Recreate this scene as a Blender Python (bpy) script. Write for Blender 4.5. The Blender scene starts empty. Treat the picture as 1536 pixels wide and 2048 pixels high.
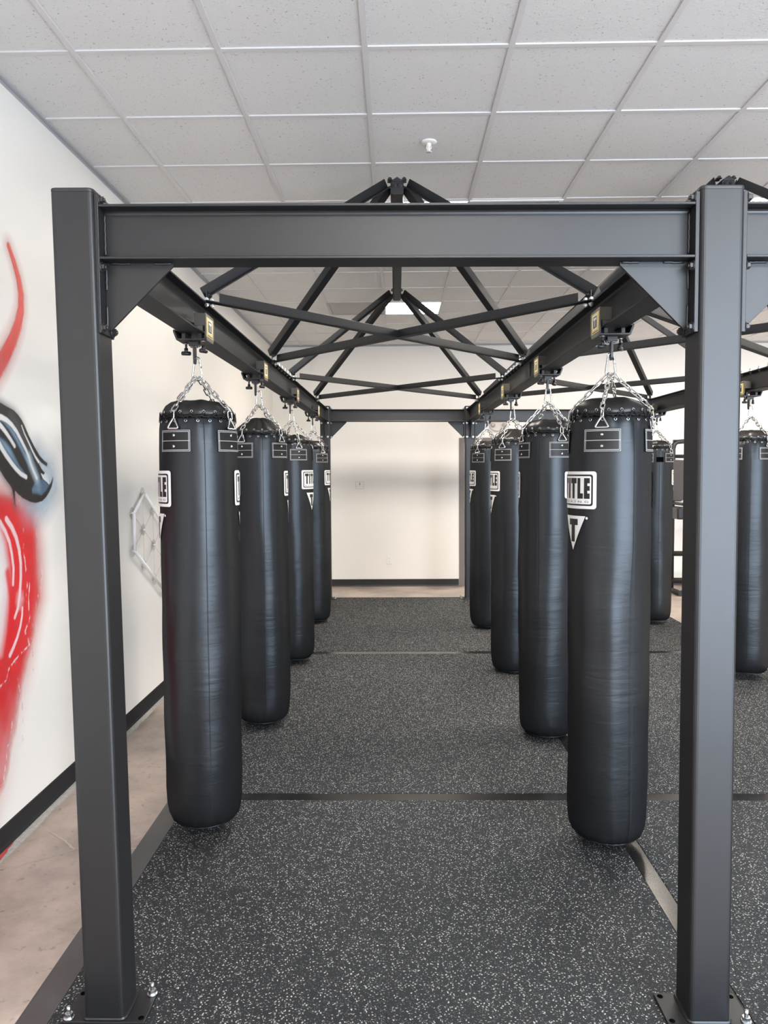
import bpy, bmesh, math, random
import numpy as np
from mathutils import Vector, Matrix
PI = math.pi
R = math.radians
random.seed(7)
SC = bpy.context.scene
COL = SC.collection

# ------------------------------------------------------------------ camera
F_PX, PITCH, YAW, ROLL, CAM_H = 1541.12, 0.0554, 0.0168, -0.0063, 1.673
cy_, sy_ = math.cos(YAW), math.sin(YAW)
cp_, sp_ = math.cos(PITCH), math.sin(PITCH)
fwd0, right0 = Vector((-sy_, cy_, 0)), Vector((cy_, sy_, 0))
fwd = fwd0 * cp_ - Vector((0, 0, 1)) * sp_
up0 = Vector((0, 0, 1)) * cp_ + fwd0 * sp_
r2 = right0 * math.cos(ROLL) + up0 * math.sin(ROLL)
u2 = up0 * math.cos(ROLL) - right0 * math.sin(ROLL)
cam_data = bpy.data.cameras.new('camera')
cam = bpy.data.objects.new('camera', cam_data)
COL.objects.link(cam)
cam_data.sensor_fit = 'HORIZONTAL'
cam_data.sensor_width = 36.0
cam_data.lens = F_PX / 1536 * 36.0
cam_data.clip_start = 0.02
m = Matrix((r2, u2, -fwd)).transposed().to_4x4()
m.translation = (0, 0, CAM_H)
cam.matrix_world = m
SC.camera = cam

# ------------------------------------------------------------------ light and exposure
SC.view_settings.view_transform = 'Standard'
SC.view_settings.look = 'None'
SC.view_settings.gamma = 1
SC.view_settings.use_curve_mapping = False
SC.view_settings.exposure = 0.87
PANEL_STRENGTH = 38.5
PANEL_COLOR = (1.0, 0.915, 0.81)
WINDOW_RADIANCE = 4.8
WINDOW_COLOR = (0.76, 0.87, 1.0)

world = bpy.data.worlds.new('World')
SC.world = world
world.use_nodes = True
wn = world.node_tree.nodes
wn['Background'].inputs[0].default_value = (0.75, 0.86, 1.0, 1)
wn['Background'].inputs[1].default_value = 1.5

WIN = (0.9, 6.9, 0.04, 3.10)      # storefront window opening, x and z
WIN_Y = -1.8
ld = bpy.data.lights.new('window_daylight', 'AREA')
ld.shape = 'RECTANGLE'
ld.size = WIN[1] - WIN[0]
ld.size_y = WIN[3] - WIN[2]
ld.energy = WINDOW_RADIANCE * PI * ld.size * ld.size_y
ld.color = WINDOW_COLOR
lo = bpy.data.objects.new('window_daylight', ld)
COL.objects.link(lo)
lo.location = ((WIN[0] + WIN[1]) / 2, WIN_Y - 0.02, (WIN[2] + WIN[3]) / 2)
lo.rotation_euler = (R(90), 0, 0)          # shines towards +y, into the room

# ------------------------------------------------------------------ materials
def new_mat(name):
    m = bpy.data.materials.new(name)
    m.use_nodes = True
    nt = m.node_tree
    b = nt.nodes['Principled BSDF']
    return m, nt, b

def N(nt, typ, **kw):
    n = nt.nodes.new(typ)
    for k, v in kw.items():
        setattr(n, k, v)
    return n

def pmat(name, col, rough=0.5, metal=0.0, spec=0.5, var=0.0, scale=30.0, bump=0.0, bscale=200.0, rvar=0.0):
    m, nt, b = new_mat(name)
    b.inputs['Base Color'].default_value = (*col, 1)
    b.inputs['Roughness'].default_value = rough
    b.inputs['Metallic'].default_value = metal
    b.inputs['Specular IOR Level'].default_value = spec
    tc = N(nt, 'ShaderNodeTexCoord')
    if var > 0 or rvar > 0:
        no = N(nt, 'ShaderNodeTexNoise')
        no.inputs['Scale'].default_value = scale
        no.inputs['Detail'].default_value = 4
        nt.links.new(tc.outputs['Object'], no.inputs['Vector'])
        if var > 0:
            mx = N(nt, 'ShaderNodeMix', data_type='RGBA')
            mx.inputs[6].default_value = tuple(c * (1 - var) for c in col) + (1,)
            mx.inputs[7].default_value = tuple(min(1, c * (1 + var)) for c in col) + (1,)
            nt.links.new(no.outputs['Fac'], mx.inputs[0])
            nt.links.new(mx.outputs[2], b.inputs['Base Color'])
        if rvar > 0:
            mr = N(nt, 'ShaderNodeMapRange')
            mr.inputs[3].default_value = rough - rvar
            mr.inputs[4].default_value = rough + rvar
            nt.links.new(no.outputs['Fac'], mr.inputs[0])
            nt.links.new(mr.outputs[0], b.inputs['Roughness'])
    if bump > 0:
        n2 = N(nt, 'ShaderNodeTexNoise')
        n2.inputs['Scale'].default_value = bscale
        n2.inputs['Detail'].default_value = 3
        nt.links.new(tc.outputs['Object'], n2.inputs['Vector'])
        bp = N(nt, 'ShaderNodeBump')
        bp.inputs['Strength'].default_value = bump
        bp.inputs['Distance'].default_value = 0.002
        nt.links.new(n2.outputs['Fac'], bp.inputs['Height'])
        nt.links.new(bp.outputs[0], b.inputs['Normal'])
    return m

def satin(m, weight, graze=0.0, tint=(1, 1, 1)):
    """satin finish: gloss that grows only a little towards grazing angles, as on textured coatings and vinyl"""
    nt = m.node_tree; b = nt.nodes['Principled BSDF']; out = nt.nodes['Material Output']
    df = N(nt, 'ShaderNodeBsdfDiffuse'); gl = N(nt, 'ShaderNodeBsdfGlossy'); mx = N(nt, 'ShaderNodeMixShader')
    lw = N(nt, 'ShaderNodeLayerWeight')
    pw = N(nt, 'ShaderNodeMath', operation='POWER'); pw.inputs[1].default_value = 4.0
    ma = N(nt, 'ShaderNodeMath', operation='MULTIPLY_ADD'); ma.inputs[1].default_value = graze; ma.inputs[2].default_value = weight
    nt.links.new(lw.outputs['Facing'], pw.inputs[0]); nt.links.new(pw.outputs[0], ma.inputs[0]); nt.links.new(ma.outputs[0], mx.inputs[0])
    gl.inputs['Color'].default_value = (*tint, 1)
    df.inputs['Color'].default_value = b.inputs['Base Color'].default_value
    gl.inputs['Roughness'].default_value = b.inputs['Roughness'].default_value
    for sock, targets in (('Base Color', [df.inputs['Color']]), ('Roughness', [gl.inputs['Roughness']]), ('Normal', [df.inputs['Normal'], gl.inputs['Normal']])):
        if b.inputs[sock].is_linked:
            src = b.inputs[sock].links[0].from_socket
            for t in targets: nt.links.new(src, t)
    nt.links.new(df.outputs[0], mx.inputs[1]); nt.links.new(gl.outputs[0], mx.inputs[2]); nt.links.new(mx.outputs[0], out.inputs[0])
    return m

M = {}
M['wall'] = pmat('wall_paint', (0.87, 0.85, 0.815), 0.55, var=0.015, scale=2.0, bump=0.12, bscale=260)
M['steel'] = pmat('black_powder_coat', (0.013, 0.013, 0.0145), 0.38, spec=0.45, var=0.08, scale=9, bump=0.12, bscale=900, rvar=0.03)
M['steel2'] = pmat('black_trolley_steel', (0.022, 0.022, 0.023), 0.38, spec=0.5, bump=0.08, bscale=700)
M['plate'] = pmat('trolley_plate_wall_sheen', (0.085, 0.078, 0.070), 0.45)  # lighter brown than the black steel: the wall's reflection put into the colour
M['zinc'] = pmat('zinc_plated_steel', (0.62, 0.64, 0.66), 0.28, metal=1.0, var=0.1, scale=60)
M['chrome'] = pmat('bright_chain_steel', (0.72, 0.72, 0.72), 0.2, metal=1.0, var=0.08, scale=90)
M['rubberblack'] = pmat('black_rubber_grip', (0.012, 0.012, 0.013), 0.35)
M['base'] = pmat('black_vinyl_baseboard', (0.020, 0.020, 0.022), 0.45, var=0.1, scale=6)
M['white'] = pmat('white_plastic', (0.86, 0.85, 0.83), 0.35)
M['edgewhite'] = pmat('bright_white_edging', (0.95, 0.95, 0.96), 0.25)
M['paleplastic'] = pmat('pale_grey_plastic', (0.62, 0.56, 0.53), 0.4)
M['print_white'] = pmat('white_print', (0.86, 0.86, 0.85), 0.45, var=0.03, scale=40)
M['print_black'] = pmat('black_print', (0.012, 0.012, 0.013), 0.45)
M['thread'] = pmat('white_stitching', (0.52, 0.52, 0.52), 0.7, var=0.35, scale=700)
M['yellow'] = pmat('yellow_sticker', (0.80, 0.62, 0.10), 0.4)
M['doorframe'] = pmat('brown_grey_door_frame', (0.17, 0.145, 0.135), 0.45)
M['grille'] = pmat('dark_grille', (0.05, 0.05, 0.055), 0.5)
M['grille_grey'] = pmat('grey_perforated_grille', (0.42, 0.41, 0.40), 0.6)
M['tee'] = pmat('ceiling_tee_white', (0.665, 0.65, 0.655), 0.5)
M['angle'] = pmat('grey_wall_angle', (0.42, 0.43, 0.45), 0.4)
M['hole'] = pmat('dark_hole', (0.004, 0.004, 0.004), 1.0, spec=0.0)
M['lace'] = pmat('black_lace', (0.010, 0.010, 0.010), 0.6)
M['machine'] = pmat('black_machine_frame', (0.02, 0.02, 0.021), 0.35)
M['pad'] = pmat('dark_brown_vinyl_pad', (0.045, 0.038, 0.036), 0.5)

def vinyl(name, col, rough):
    m, nt, b = new_mat(name)
    tc = N(nt, 'ShaderNodeTexCoord')
    b.inputs['Roughness'].default_value = rough
    b.inputs['Specular IOR Level'].default_value = 0.55
    n1 = N(nt, 'ShaderNodeTexNoise'); n1.inputs['Scale'].default_value = 3.0; n1.inputs['Detail'].default_value = 5
    nt.links.new(tc.outputs['Object'], n1.inputs['Vector'])
    mx = N(nt, 'ShaderNodeMix', data_type='RGBA')
    mx.inputs[6].default_value = (*[c * 0.8 for c in col], 1)
    mx.inputs[7].default_value = (*[c * 1.25 for c in col], 1)
    nt.links.new(n1.outputs['Fac'], mx.inputs[0]); nt.links.new(mx.outputs[2], b.inputs['Base Color'])
    mr = N(nt, 'ShaderNodeMapRange'); mr.inputs[3].default_value = rough - 0.06; mr.inputs[4].default_value = rough + 0.06
    nt.links.new(n1.outputs['Fac'], mr.inputs[0]); nt.links.new(mr.outputs[0], b.inputs['Roughness'])
    # creases (stretched sideways) and fine grain
    mp = N(nt, 'ShaderNodeMapping'); mp.inputs['Scale'].default_value = (1.5, 1.5, 9.0)
    nt.links.new(tc.outputs['Object'], mp.inputs[0])
    n2 = N(nt, 'ShaderNodeTexNoise'); n2.inputs['Scale'].default_value = 2.2; n2.inputs['Detail'].default_value = 3; n2.inputs['Distortion'].default_value = 0.8
    nt.links.new(mp.outputs[0], n2.inputs['Vector'])
    n3 = N(nt, 'ShaderNodeTexVoronoi'); n3.inputs['Scale'].default_value = 420
    nt.links.new(tc.outputs['Object'], n3.inputs['Vector'])
    b1 = N(nt, 'ShaderNodeBump'); b1.inputs['Strength'].default_value = 0.15; b1.inputs['Distance'].default_value = 0.012
    nt.links.new(n2.outputs['Fac'], b1.inputs['Height'])
    b2 = N(nt, 'ShaderNodeBump'); b2.inputs['Strength'].default_value = 0.10; b2.inputs['Distance'].default_value = 0.001
    nt.links.new(n3.outputs['Distance'], b2.inputs['Height']); nt.links.new(b1.outputs[0], b2.inputs['Normal'])
    nt.links.new(b2.outputs[0], b.inputs['Normal'])
    return m
M['vinyl'] = vinyl('black_bag_vinyl', (0.009, 0.0092, 0.010), 0.35)
M['vinylcap'] = vinyl('black_bag_cap_vinyl', (0.014, 0.013, 0.013), 0.38)
M['strap'] = vinyl('black_strap_leather', (0.010, 0.010, 0.0105), 0.44)

satin(M['steel'], 0.051, 0.09, (0.94, 0.97, 1.0)); satin(M['steel2'], 0.05, 0.10)
satin(M['vinyl'], 0.048, 0.0, (0.84, 0.92, 1.0)); satin(M['vinylcap'], 0.050); satin(M['strap'], 0.035); satin(M['base'], 0.03)

def mat_rubber():
    m, nt, b = new_mat('speckled_black_rubber')
    tc = N(nt, 'ShaderNodeTexCoord')
    warp = N(nt, 'ShaderNodeTexNoise'); warp.inputs['Scale'].default_value = 60
    nt.links.new(tc.outputs['Object'], warp.inputs['Vector'])
    add = N(nt, 'ShaderNodeVectorMath', operation='MULTIPLY_ADD')
    add.inputs[1].default_value = (0.012, 0.012, 0.0)
    nt.links.new(warp.outputs['Color'], add.inputs[0]); nt.links.new(tc.outputs['Object'], add.inputs[2])
    def flecks(scale, thr, keep, squeeze, rot):
        mp = N(nt, 'ShaderNodeMapping'); mp.inputs['Scale'].default_value = (1, squeeze, 1); mp.inputs['Rotation'].default_value = (0, 0, rot)
        nt.links.new(add.outputs[0], mp.inputs[0])
        v = N(nt, 'ShaderNodeTexVoronoi'); v.voronoi_dimensions = '2D'; v.inputs['Scale'].default_value = scale
        nt.links.new(mp.outputs[0], v.inputs['Vector'])
        lt = N(nt, 'ShaderNodeMapRange'); lt.inputs[1].default_value = thr; lt.inputs[2].default_value = thr * 0.7
        nt.links.new(v.outputs['Distance'], lt.inputs[0])
        sp = N(nt, 'ShaderNodeSeparateColor'); nt.links.new(v.outputs['Color'], sp.inputs[0])
        gt = N(nt, 'ShaderNodeMath', operation='GREATER_THAN'); gt.inputs[1].default_value = 1 - keep
        nt.links.new(sp.outputs[0], gt.inputs[0])
        mu = N(nt, 'ShaderNodeMath', operation='MULTIPLY'); nt.links.new(lt.outputs[0], mu.inputs[0]); nt.links.new(gt.outputs[0], mu.inputs[1])
        mb = N(nt, 'ShaderNodeMath', operation='MULTIPLY'); nt.links.new(mu.outputs[0], mb.inputs[0])
        br = N(nt, 'ShaderNodeMapRange'); br.inputs[3].default_value = 0.35; br.inputs[4].default_value = 1.0
        nt.links.new(sp.outputs[1], br.inputs[0]); nt.links.new(br.outputs[0], mb.inputs[1])
        return mb
    f1 = flecks(75, 0.24, 0.27, 1.7, 0.5)
    f2 = flecks(110, 0.26, 0.22, 0.6, -0.8)
    f3 = flecks(170, 0.27, 0.28, 1.3, 1.3)
    mxa = N(nt, 'ShaderNodeMath', operation='MAXIMUM'); nt.links.new(f1.outputs[0], mxa.inputs[0]); nt.links.new(f2.outputs[0], mxa.inputs[1])
    h3 = N(nt, 'ShaderNodeMath', operation='MULTIPLY'); h3.inputs[1].default_value = 0.45; nt.links.new(f3.outputs[0], h3.inputs[0])
    mxb = N(nt, 'ShaderNodeMath', operation='MAXIMUM'); nt.links.new(mxa.outputs[0], mxb.inputs[0]); nt.links.new(h3.outputs[0], mxb.inputs[1])
    no = N(nt, 'ShaderNodeTexNoise'); no.inputs['Scale'].default_value = 2.5; no.inputs['Detail'].default_value = 6
    nt.links.new(tc.outputs['Object'], no.inputs['Vector'])
    bc = N(nt, 'ShaderNodeMix', data_type='RGBA')
    bc.inputs[6].default_value = (0.0065, 0.007, 0.0085, 1); bc.inputs[7].default_value = (0.018, 0.0175, 0.0175, 1)
    nt.links.new(no.outputs['Fac'], bc.inputs[0])
    fc = N(nt, 'ShaderNodeMix', data_type='RGBA'); fc.inputs[7].default_value = (0.62, 0.62, 0.60, 1)
    nt.links.new(bc.outputs[2], fc.inputs[6]); nt.links.new(mxb.outputs[0], fc.inputs[0])
    nt.links.new(fc.outputs[2], b.inputs['Base Color'])
    b.inputs['Roughness'].default_value = 0.62
    b.inputs['Specular IOR Level'].default_value = 0.4
    n2 = N(nt, 'ShaderNodeTexNoise'); n2.inputs['Scale'].default_value = 350
    nt.links.new(tc.outputs['Object'], n2.inputs['Vector'])
    bp = N(nt, 'ShaderNodeBump'); bp.inputs['Strength'].default_value = 0.35; bp.inputs['Distance'].default_value = 0.002
    nt.links.new(n2.outputs['Fac'], bp.inputs['Height']); nt.links.new(bp.outputs[0], b.inputs['Normal'])
    return m
M['rubber'] = satin(mat_rubber(), 0.042, 0.0, (0.84, 0.92, 1.0))
M['ramp'] = pmat('smooth_grey_rubber', (0.055, 0.055, 0.057), 0.40, spec=0.5, var=0.35, scale=7, rvar=0.12)
M['strip'] = pmat('smooth_black_vinyl_strip', (0.016, 0.0155, 0.015), 0.20, spec=0.5, var=0.4, scale=5, rvar=0.12)

def mat_concrete():
    m, nt, b = new_mat('polished_brown_concrete')
    tc = N(nt, 'ShaderNodeTexCoord')
    n1 = N(nt, 'ShaderNodeTexNoise'); n1.inputs['Scale'].default_value = 1.6; n1.inputs['Detail'].default_value = 8; n1.inputs['Roughness'].default_value = 0.65
    nt.links.new(tc.outputs['Object'], n1.inputs['Vector'])
    cr = N(nt, 'ShaderNodeValToRGB')
    cr.color_ramp.elements[0].position = 0.36; cr.color_ramp.elements[0].color = (0.24, 0.205, 0.175, 1)
    cr.color_ramp.elements[1].position = 0.66; cr.color_ramp.elements[1].color = (0.54, 0.44, 0.385, 1)
    nt.links.new(n1.outputs['Fac'], cr.inputs[0])
    n2 = N(nt, 'ShaderNodeTexNoise'); n2.inputs['Scale'].default_value = 26; n2.inputs['Detail'].default_value = 5
    nt.links.new(tc.outputs['Object'], n2.inputs['Vector'])
    sp = N(nt, 'ShaderNodeMapRange'); sp.inputs[1].default_value = 0.62; sp.inputs[2].default_value = 0.72; sp.inputs[3].default_value = 0; sp.inputs[4].default_value = 0.55
    nt.links.new(n2.outputs['Fac'], sp.inputs[0])
    mx = N(nt, 'ShaderNodeMix', data_type='RGBA'); mx.inputs[7].default_value = (0.10, 0.085, 0.075, 1)
    nt.links.new(sp.outputs[0], mx.inputs[0]); nt.links.new(cr.outputs[0], mx.inputs[6])
    # pale patches
    n3 = N(nt, 'ShaderNodeTexNoise'); n3.inputs['Scale'].default_value = 9; n3.inputs['Detail'].default_value = 2
    nt.links.new(tc.outputs['Object'], n3.inputs['Vector'])
    s3 = N(nt, 'ShaderNodeMapRange'); s3.inputs[1].default_value = 0.70; s3.inputs[2].default_value = 0.76; s3.inputs[3].default_value = 0; s3.inputs[4].default_value = 0.7
    nt.links.new(n3.outputs['Fac'], s3.inputs[0])
    m3 = N(nt, 'ShaderNodeMix', data_type='RGBA'); m3.inputs[7].default_value = (0.55, 0.50, 0.44, 1)
    nt.links.new(s3.outputs[0], m3.inputs[0]); nt.links.new(mx.outputs[2], m3.inputs[6])
    nt.links.new(m3.outputs[2], b.inputs['Base Color'])
    mr = N(nt, 'ShaderNodeMapRange'); mr.inputs[3].default_value = 0.25; mr.inputs[4].default_value = 0.55
    nt.links.new(n1.outputs['Fac'], mr.inputs[0]); nt.links.new(mr.outputs[0], b.inputs['Roughness'])
    return m
M['concrete'] = mat_concrete()
M['caulk'] = pmat('pale_floor_edge', (0.48, 0.47, 0.45), 0.6, var=0.5, scale=45)
M['crack'] = pmat('pale_crack_filler', (0.46, 0.40, 0.34), 0.6, var=0.2, scale=30)
M['redfloor'] = pmat('red_overspray', (0.55, 0.09, 0.09), 0.6, var=0.5, scale=18)

def mat_tile():
    m, nt, b = new_mat('acoustic_ceiling_tile')
    tc = N(nt, 'ShaderNodeTexCoord')
    v = N(nt, 'ShaderNodeTexNoise'); v.inputs['Scale'].default_value = 95; v.inputs['Detail'].default_value = 3; v.inputs['Distortion'].default_value = 0.6
    nt.links.new(tc.outputs['Object'], v.inputs['Vector'])
    r1 = N(nt, 'ShaderNodeMapRange'); r1.inputs[1].default_value = 0.65; r1.inputs[2].default_value = 0.70; r1.inputs[3].default_value = 0; r1.inputs[4].default_value = 0.75
    nt.links.new(v.outputs['Fac'], r1.inputs[0])
    mx = N(nt, 'ShaderNodeMix', data_type='RGBA'); mx.inputs[6].default_value = (0.735, 0.73, 0.725, 1); mx.inputs[7].default_value = (0.30, 0.29, 0.28, 1)
    nt.links.new(r1.outputs[0], mx.inputs[0]); nt.links.new(mx.outputs[2], b.inputs['Base Color'])
    b.inputs['Roughness'].default_value = 0.85
    n2 = N(nt, 'ShaderNodeTexNoise'); n2.inputs['Scale'].default_value = 130; n2.inputs['Detail'].default_value = 4
    nt.links.new(tc.outputs['Object'], n2.inputs['Vector'])
    bp = N(nt, 'ShaderNodeBump'); bp.inputs['Strength'].default_value = 0.5; bp.inputs['Distance'].default_value = 0.004
    nt.links.new(n2.outputs['Fac'], bp.inputs['Height']); nt.links.new(bp.outputs[0], b.inputs['Normal'])
    return m
M['tile'] = mat_tile()

def mat_emit(name, col, strength):
    m, nt, b = new_mat(name)
    b.inputs['Base Color'].default_value = (0.9, 0.9, 0.9, 1)
    b.inputs['Emission Color'].default_value = (*col, 1)
    b.inputs['Emission Strength'].default_value = strength
    return m
M['panel'] = mat_emit('lit_led_diffuser', PANEL_COLOR, PANEL_STRENGTH)

def mat_clear():
    m, nt, b = new_mat('clear_acrylic')
    out = nt.nodes['Material Output']
    tr = N(nt, 'ShaderNodeBsdfTransparent'); tr.inputs[0].default_value = (0.97, 0.97, 0.97, 1)
    b.inputs['Base Color'].default_value = (0.8, 0.8, 0.8, 1); b.inputs['Roughness'].default_value = 0.12
    mx = N(nt, 'ShaderNodeMixShader'); mx.inputs[0].default_value = 0.07
    nt.links.new(tr.outputs[0], mx.inputs[1]); nt.links.new(b.outputs[0], mx.inputs[2]); nt.links.new(mx.outputs[0], out.inputs[0])
    return m
M['clear'] = mat_clear()
def mat_clear2():
    m, nt, b = new_mat('cloudy_acrylic_disc')
    out = nt.nodes['Material Output']
    tr = N(nt, 'ShaderNodeBsdfTransparent'); tr.inputs[0].default_value = (0.95, 0.945, 0.94, 1)
    b.inputs['Base Color'].default_value = (0.6, 0.58, 0.57, 1); b.inputs['Roughness'].default_value = 0.3
    mx = N(nt, 'ShaderNodeMixShader'); mx.inputs[0].default_value = 0.08
    nt.links.new(tr.outputs[0], mx.inputs[1]); nt.links.new(b.outputs[0], mx.inputs[2]); nt.links.new(mx.outputs[0], out.inputs[0])
    return m
M['smoky'] = mat_clear2()

def mat_mural():
    m, nt, b = new_mat('mural_spray_paint')
    out = nt.nodes['Material Output']
    at = N(nt, 'ShaderNodeAttribute'); at.attribute_name = 'paint'
    nt.links.new(at.outputs['Color'], b.inputs['Base Color'])
    b.inputs['Roughness'].default_value = 0.42
    tr = N(nt, 'ShaderNodeBsdfTransparent')
    mx = N(nt, 'ShaderNodeMixShader')
    nt.links.new(at.outputs['Alpha'], mx.inputs[0]); nt.links.new(tr.outputs[0], mx.inputs[1]); nt.links.new(b.outputs[0], mx.inputs[2])
    nt.links.new(mx.outputs[0], out.inputs[0])
    return m
M['mural'] = mat_mural()

def mat_poster():
    m, nt, b = new_mat('orange_poster_print')
    tc = N(nt, 'ShaderNodeTexCoord')
    n = N(nt, 'ShaderNodeTexNoise'); n.inputs['Scale'].default_value = 7
    nt.links.new(tc.outputs['Object'], n.inputs['Vector'])
    cr = N(nt, 'ShaderNodeValToRGB'); e = cr.color_ramp
    e.elements[0].position = 0.35; e.elements[0].color = (0.10, 0.25, 0.16, 1)
    e.elements[1].position = 0.62; e.elements[1].color = (0.75, 0.42, 0.10, 1)
    x = e.elements.new(0.48); x.color = (0.85, 0.75, 0.45, 1)
    nt.links.new(n.outputs['Fac'], cr.inputs[0]); nt.links.new(cr.outputs[0], b.inputs['Base Color'])
    return m
M['poster'] = mat_poster()
M['darkred'] = pmat('dark_red_plastic', (0.22, 0.03, 0.025), 0.4)

# ------------------------------------------------------------------ mesh helpers
def add_box(bm, x0, x1, y0, y1, z0, z1, mi=0):
    vs = [bm.verts.new(p) for p in ((x0,y0,z0),(x1,y0,z0),(x1,y1,z0),(x0,y1,z0),(x0,y0,z1),(x1,y0,z1),(x1,y1,z1),(x0,y1,z1))]
    for f in ((0,3,2,1),(4,5,6,7),(0,1,5,4),(1,2,6,5),(2,3,7,6),(3,0,4,7)):
        fc = bm.faces.new([vs[i] for i in f]); fc.material_index = mi
    return vs

def add_prism(bm, pts, axis, a, b, mi=0):
    """closed outline pts (2-D) extruded along axis from a to b"""
    def P(p, t):
        if axis == 'x': return (t, p[0], p[1])
        if axis == 'y': return (p[0], t, p[1])
        return (p[0], p[1], t)
    va = [bm.verts.new(P(p, a)) for p in pts]
    vb = [bm.verts.new(P(p, b)) for p in pts]
    n = len(pts)
    fs = [bm.faces.new(va[::-1]), bm.faces.new(vb)]
    for i in range(n):
        fs.append(bm.faces.new((va[i], va[(i+1) % n], vb[(i+1) % n], vb[i])))
    for f in fs: f.material_index = mi
    return va + vb

def add_tube(bm, pts, r, seg=8, closed=False, mi=0, caps=True, rads=None):
    pts = [Vector(p) for p in pts]
    n = len(pts)
    rings = []
    nrm = None
    for i in range(n):
        if closed:
            t = (pts[(i+1) % n] - pts[i-1]).normalized()
        else:
            t = (pts[min(i+1, n-1)] - pts[max(i-1, 0)]).normalized()
        if nrm is None:
            ref = Vector((0, 0, 1)) if abs(t.z) < 0.9 else Vector((1, 0, 0))
            nrm = t.cross(ref).normalized()
        else:
            nrm = (nrm - t * nrm.dot(t)).normalized()
        bi = t.cross(nrm)
        rr = rads[i] if rads else r
        rings.append([bm.verts.new(pts[i] + nrm * rr * math.cos(2*PI*k/seg) + bi * rr * math.sin(2*PI*k/seg)) for k in range(seg)])
    rng = n if closed else n - 1
    for i in range(rng):
        a, b = rings[i], rings[(i+1) % n]
        for k in range(seg):
            f = bm.faces.new((a[k], a[(k+1) % seg], b[(k+1) % seg], b[k])); f.material_index = mi; f.smooth = True
    if not closed and caps:
        f = bm.faces.new(rings[0][::-1]); f.material_index = mi
        f = bm.faces.new(rings[-1]); f.material_index = mi

def add_lathe(bm, prof, seg=24, mi=0, cap0=True, cap1=True, c=(0, 0, 0)):
    rings = []
    for r, z in prof:
        if r < 1e-6:
            rings.append([bm.verts.new((c[0], c[1], c[2] + z))])
        else:
            rings.append([bm.verts.new((c[0] + r * math.cos(2*PI*k/seg), c[1] + r * math.sin(2*PI*k/seg), c[2] + z)) for k in range(seg)])
    for a, b in zip(rings, rings[1:]):
        for k in range(seg):
            k2 = (k+1) % seg
            if len(a) == 1 and len(b) == 1: continue
            if len(a) == 1: f = bm.faces.new((a[0], b[k2], b[k]))
            elif len(b) == 1: f = bm.faces.new((a[k], a[k2], b[0]))
            else: f = bm.faces.new((a[k], a[k2], b[k2], b[k]))
            f.material_index = mi; f.smooth = True
    if cap0 and len(rings[0]) > 1: bm.faces.new(rings[0][::-1]).material_index = mi
    if cap1 and len(rings[-1]) > 1: bm.faces.new(rings[-1]).material_index = mi

def link(name, me, parent=None):
    o = bpy.data.objects.new(name, me)
    COL.objects.link(o)
    if parent: o.parent = parent
    return o

def make_mesh(name, bm, mats):
    bmesh.ops.recalc_face_normals(bm, faces=bm.faces)
    me = bpy.data.meshes.new(name)
    bm.to_mesh(me); bm.free()
    for mt in (mats if isinstance(mats, (list, tuple)) else [mats]):
        me.materials.append(mt)
    return me

def obj(name, bm, mats, parent=None, bevel=0.0, seg=2, world=False):
    o = link(name, make_mesh(name, bm, mats), parent)
    if world and parent:
        o.matrix_parent_inverse = Matrix.Translation(-ROOT[parent.name]) if parent.name in ROOT else Matrix.Identity(4)
    if bevel > 0:
        md = o.modifiers.new('bevel', 'BEVEL'); md.width = bevel; md.segments = seg; md.limit_method = 'ANGLE'; md.angle_limit = R(40)
    return o
ROOT = {}

def tag(o, label, cat, group=None):
    o['label'] = label; o['category'] = cat
    if group: o['group'] = group
    return o

def thing(name, label, cat, loc=(0, 0, 0), rotz=0.0, group=None):
    o = bpy.data.objects.new(name, None)
    COL.objects.link(o)
    o.empty_display_size = 0.1
    o.location = loc; o.rotation_euler = (0, 0, rotz)
    ROOT[o.name] = Vector(loc)
    return tag(o, label, cat, group)

def struct(name, bm, mats, parent=None, bevel=0.0):
    o = obj(name, bm, mats, parent, bevel)
    if not parent: o['kind'] = 'structure'
    return o

def BM(): return bmesh.new()

def inst(name, me, parent, loc=(0, 0, 0), rot=(0, 0, 0)):
    o = link(name, me, parent)
    o.location = loc; o.rotation_euler = rot
    return o

# ------------------------------------------------------------------ room shell
CEIL = 3.426
WX, BY, RX, FY = -1.756, 10.968, 10.2, WIN_Y
X0, Y0, T = -1.952, 3.303, 0.6096          # ceiling grid origin and module
ZM = 0.005                                 # top of the rubber mats

bm = BM(); add_box(bm, WX-0.15, RX+0.15, FY-0.15, BY+3.4, -0.12, 0.0)
floor = struct('floor', bm, M['concrete'])
bm = BM(); add_box(bm, WX-0.15, WX, FY-0.15, BY+0.14, 0, CEIL+0.1)
struct('wall_left', bm, M['wall'])
bm = BM(); add_box(bm, RX, RX+0.15, FY-0.15, BY+0.14, 0, CEIL+0.1)
struct('wall_right', bm, M['wall'])
# back wall with the doorway
DX0, DX1, DZ = 0.93, 1.90, 2.065
bm = BM()
add_box(bm, WX, DX0, BY, BY+0.14, 0, CEIL+0.1)
add_box(bm, DX1, RX, BY, BY+0.14, 0, CEIL+0.1)
add_box(bm, DX0, DX1, BY, BY+0.14, DZ, CEIL+0.1)
struct('wall_back', bm, M['wall'])
bm = BM()
for a, b in ((DX0-0.045, DX0+0.03), (DX1-0.03, DX1+0.045)):
    add_box(bm, a, b, BY-0.014, BY+0.154, 0, DZ-0.02)
add_box(bm, DX0-0.045, DX1+0.045, BY-0.014, BY+0.154, DZ-0.02, DZ+0.045)
struct('door_1', bm, M['doorframe'], bevel=0.003)
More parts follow.
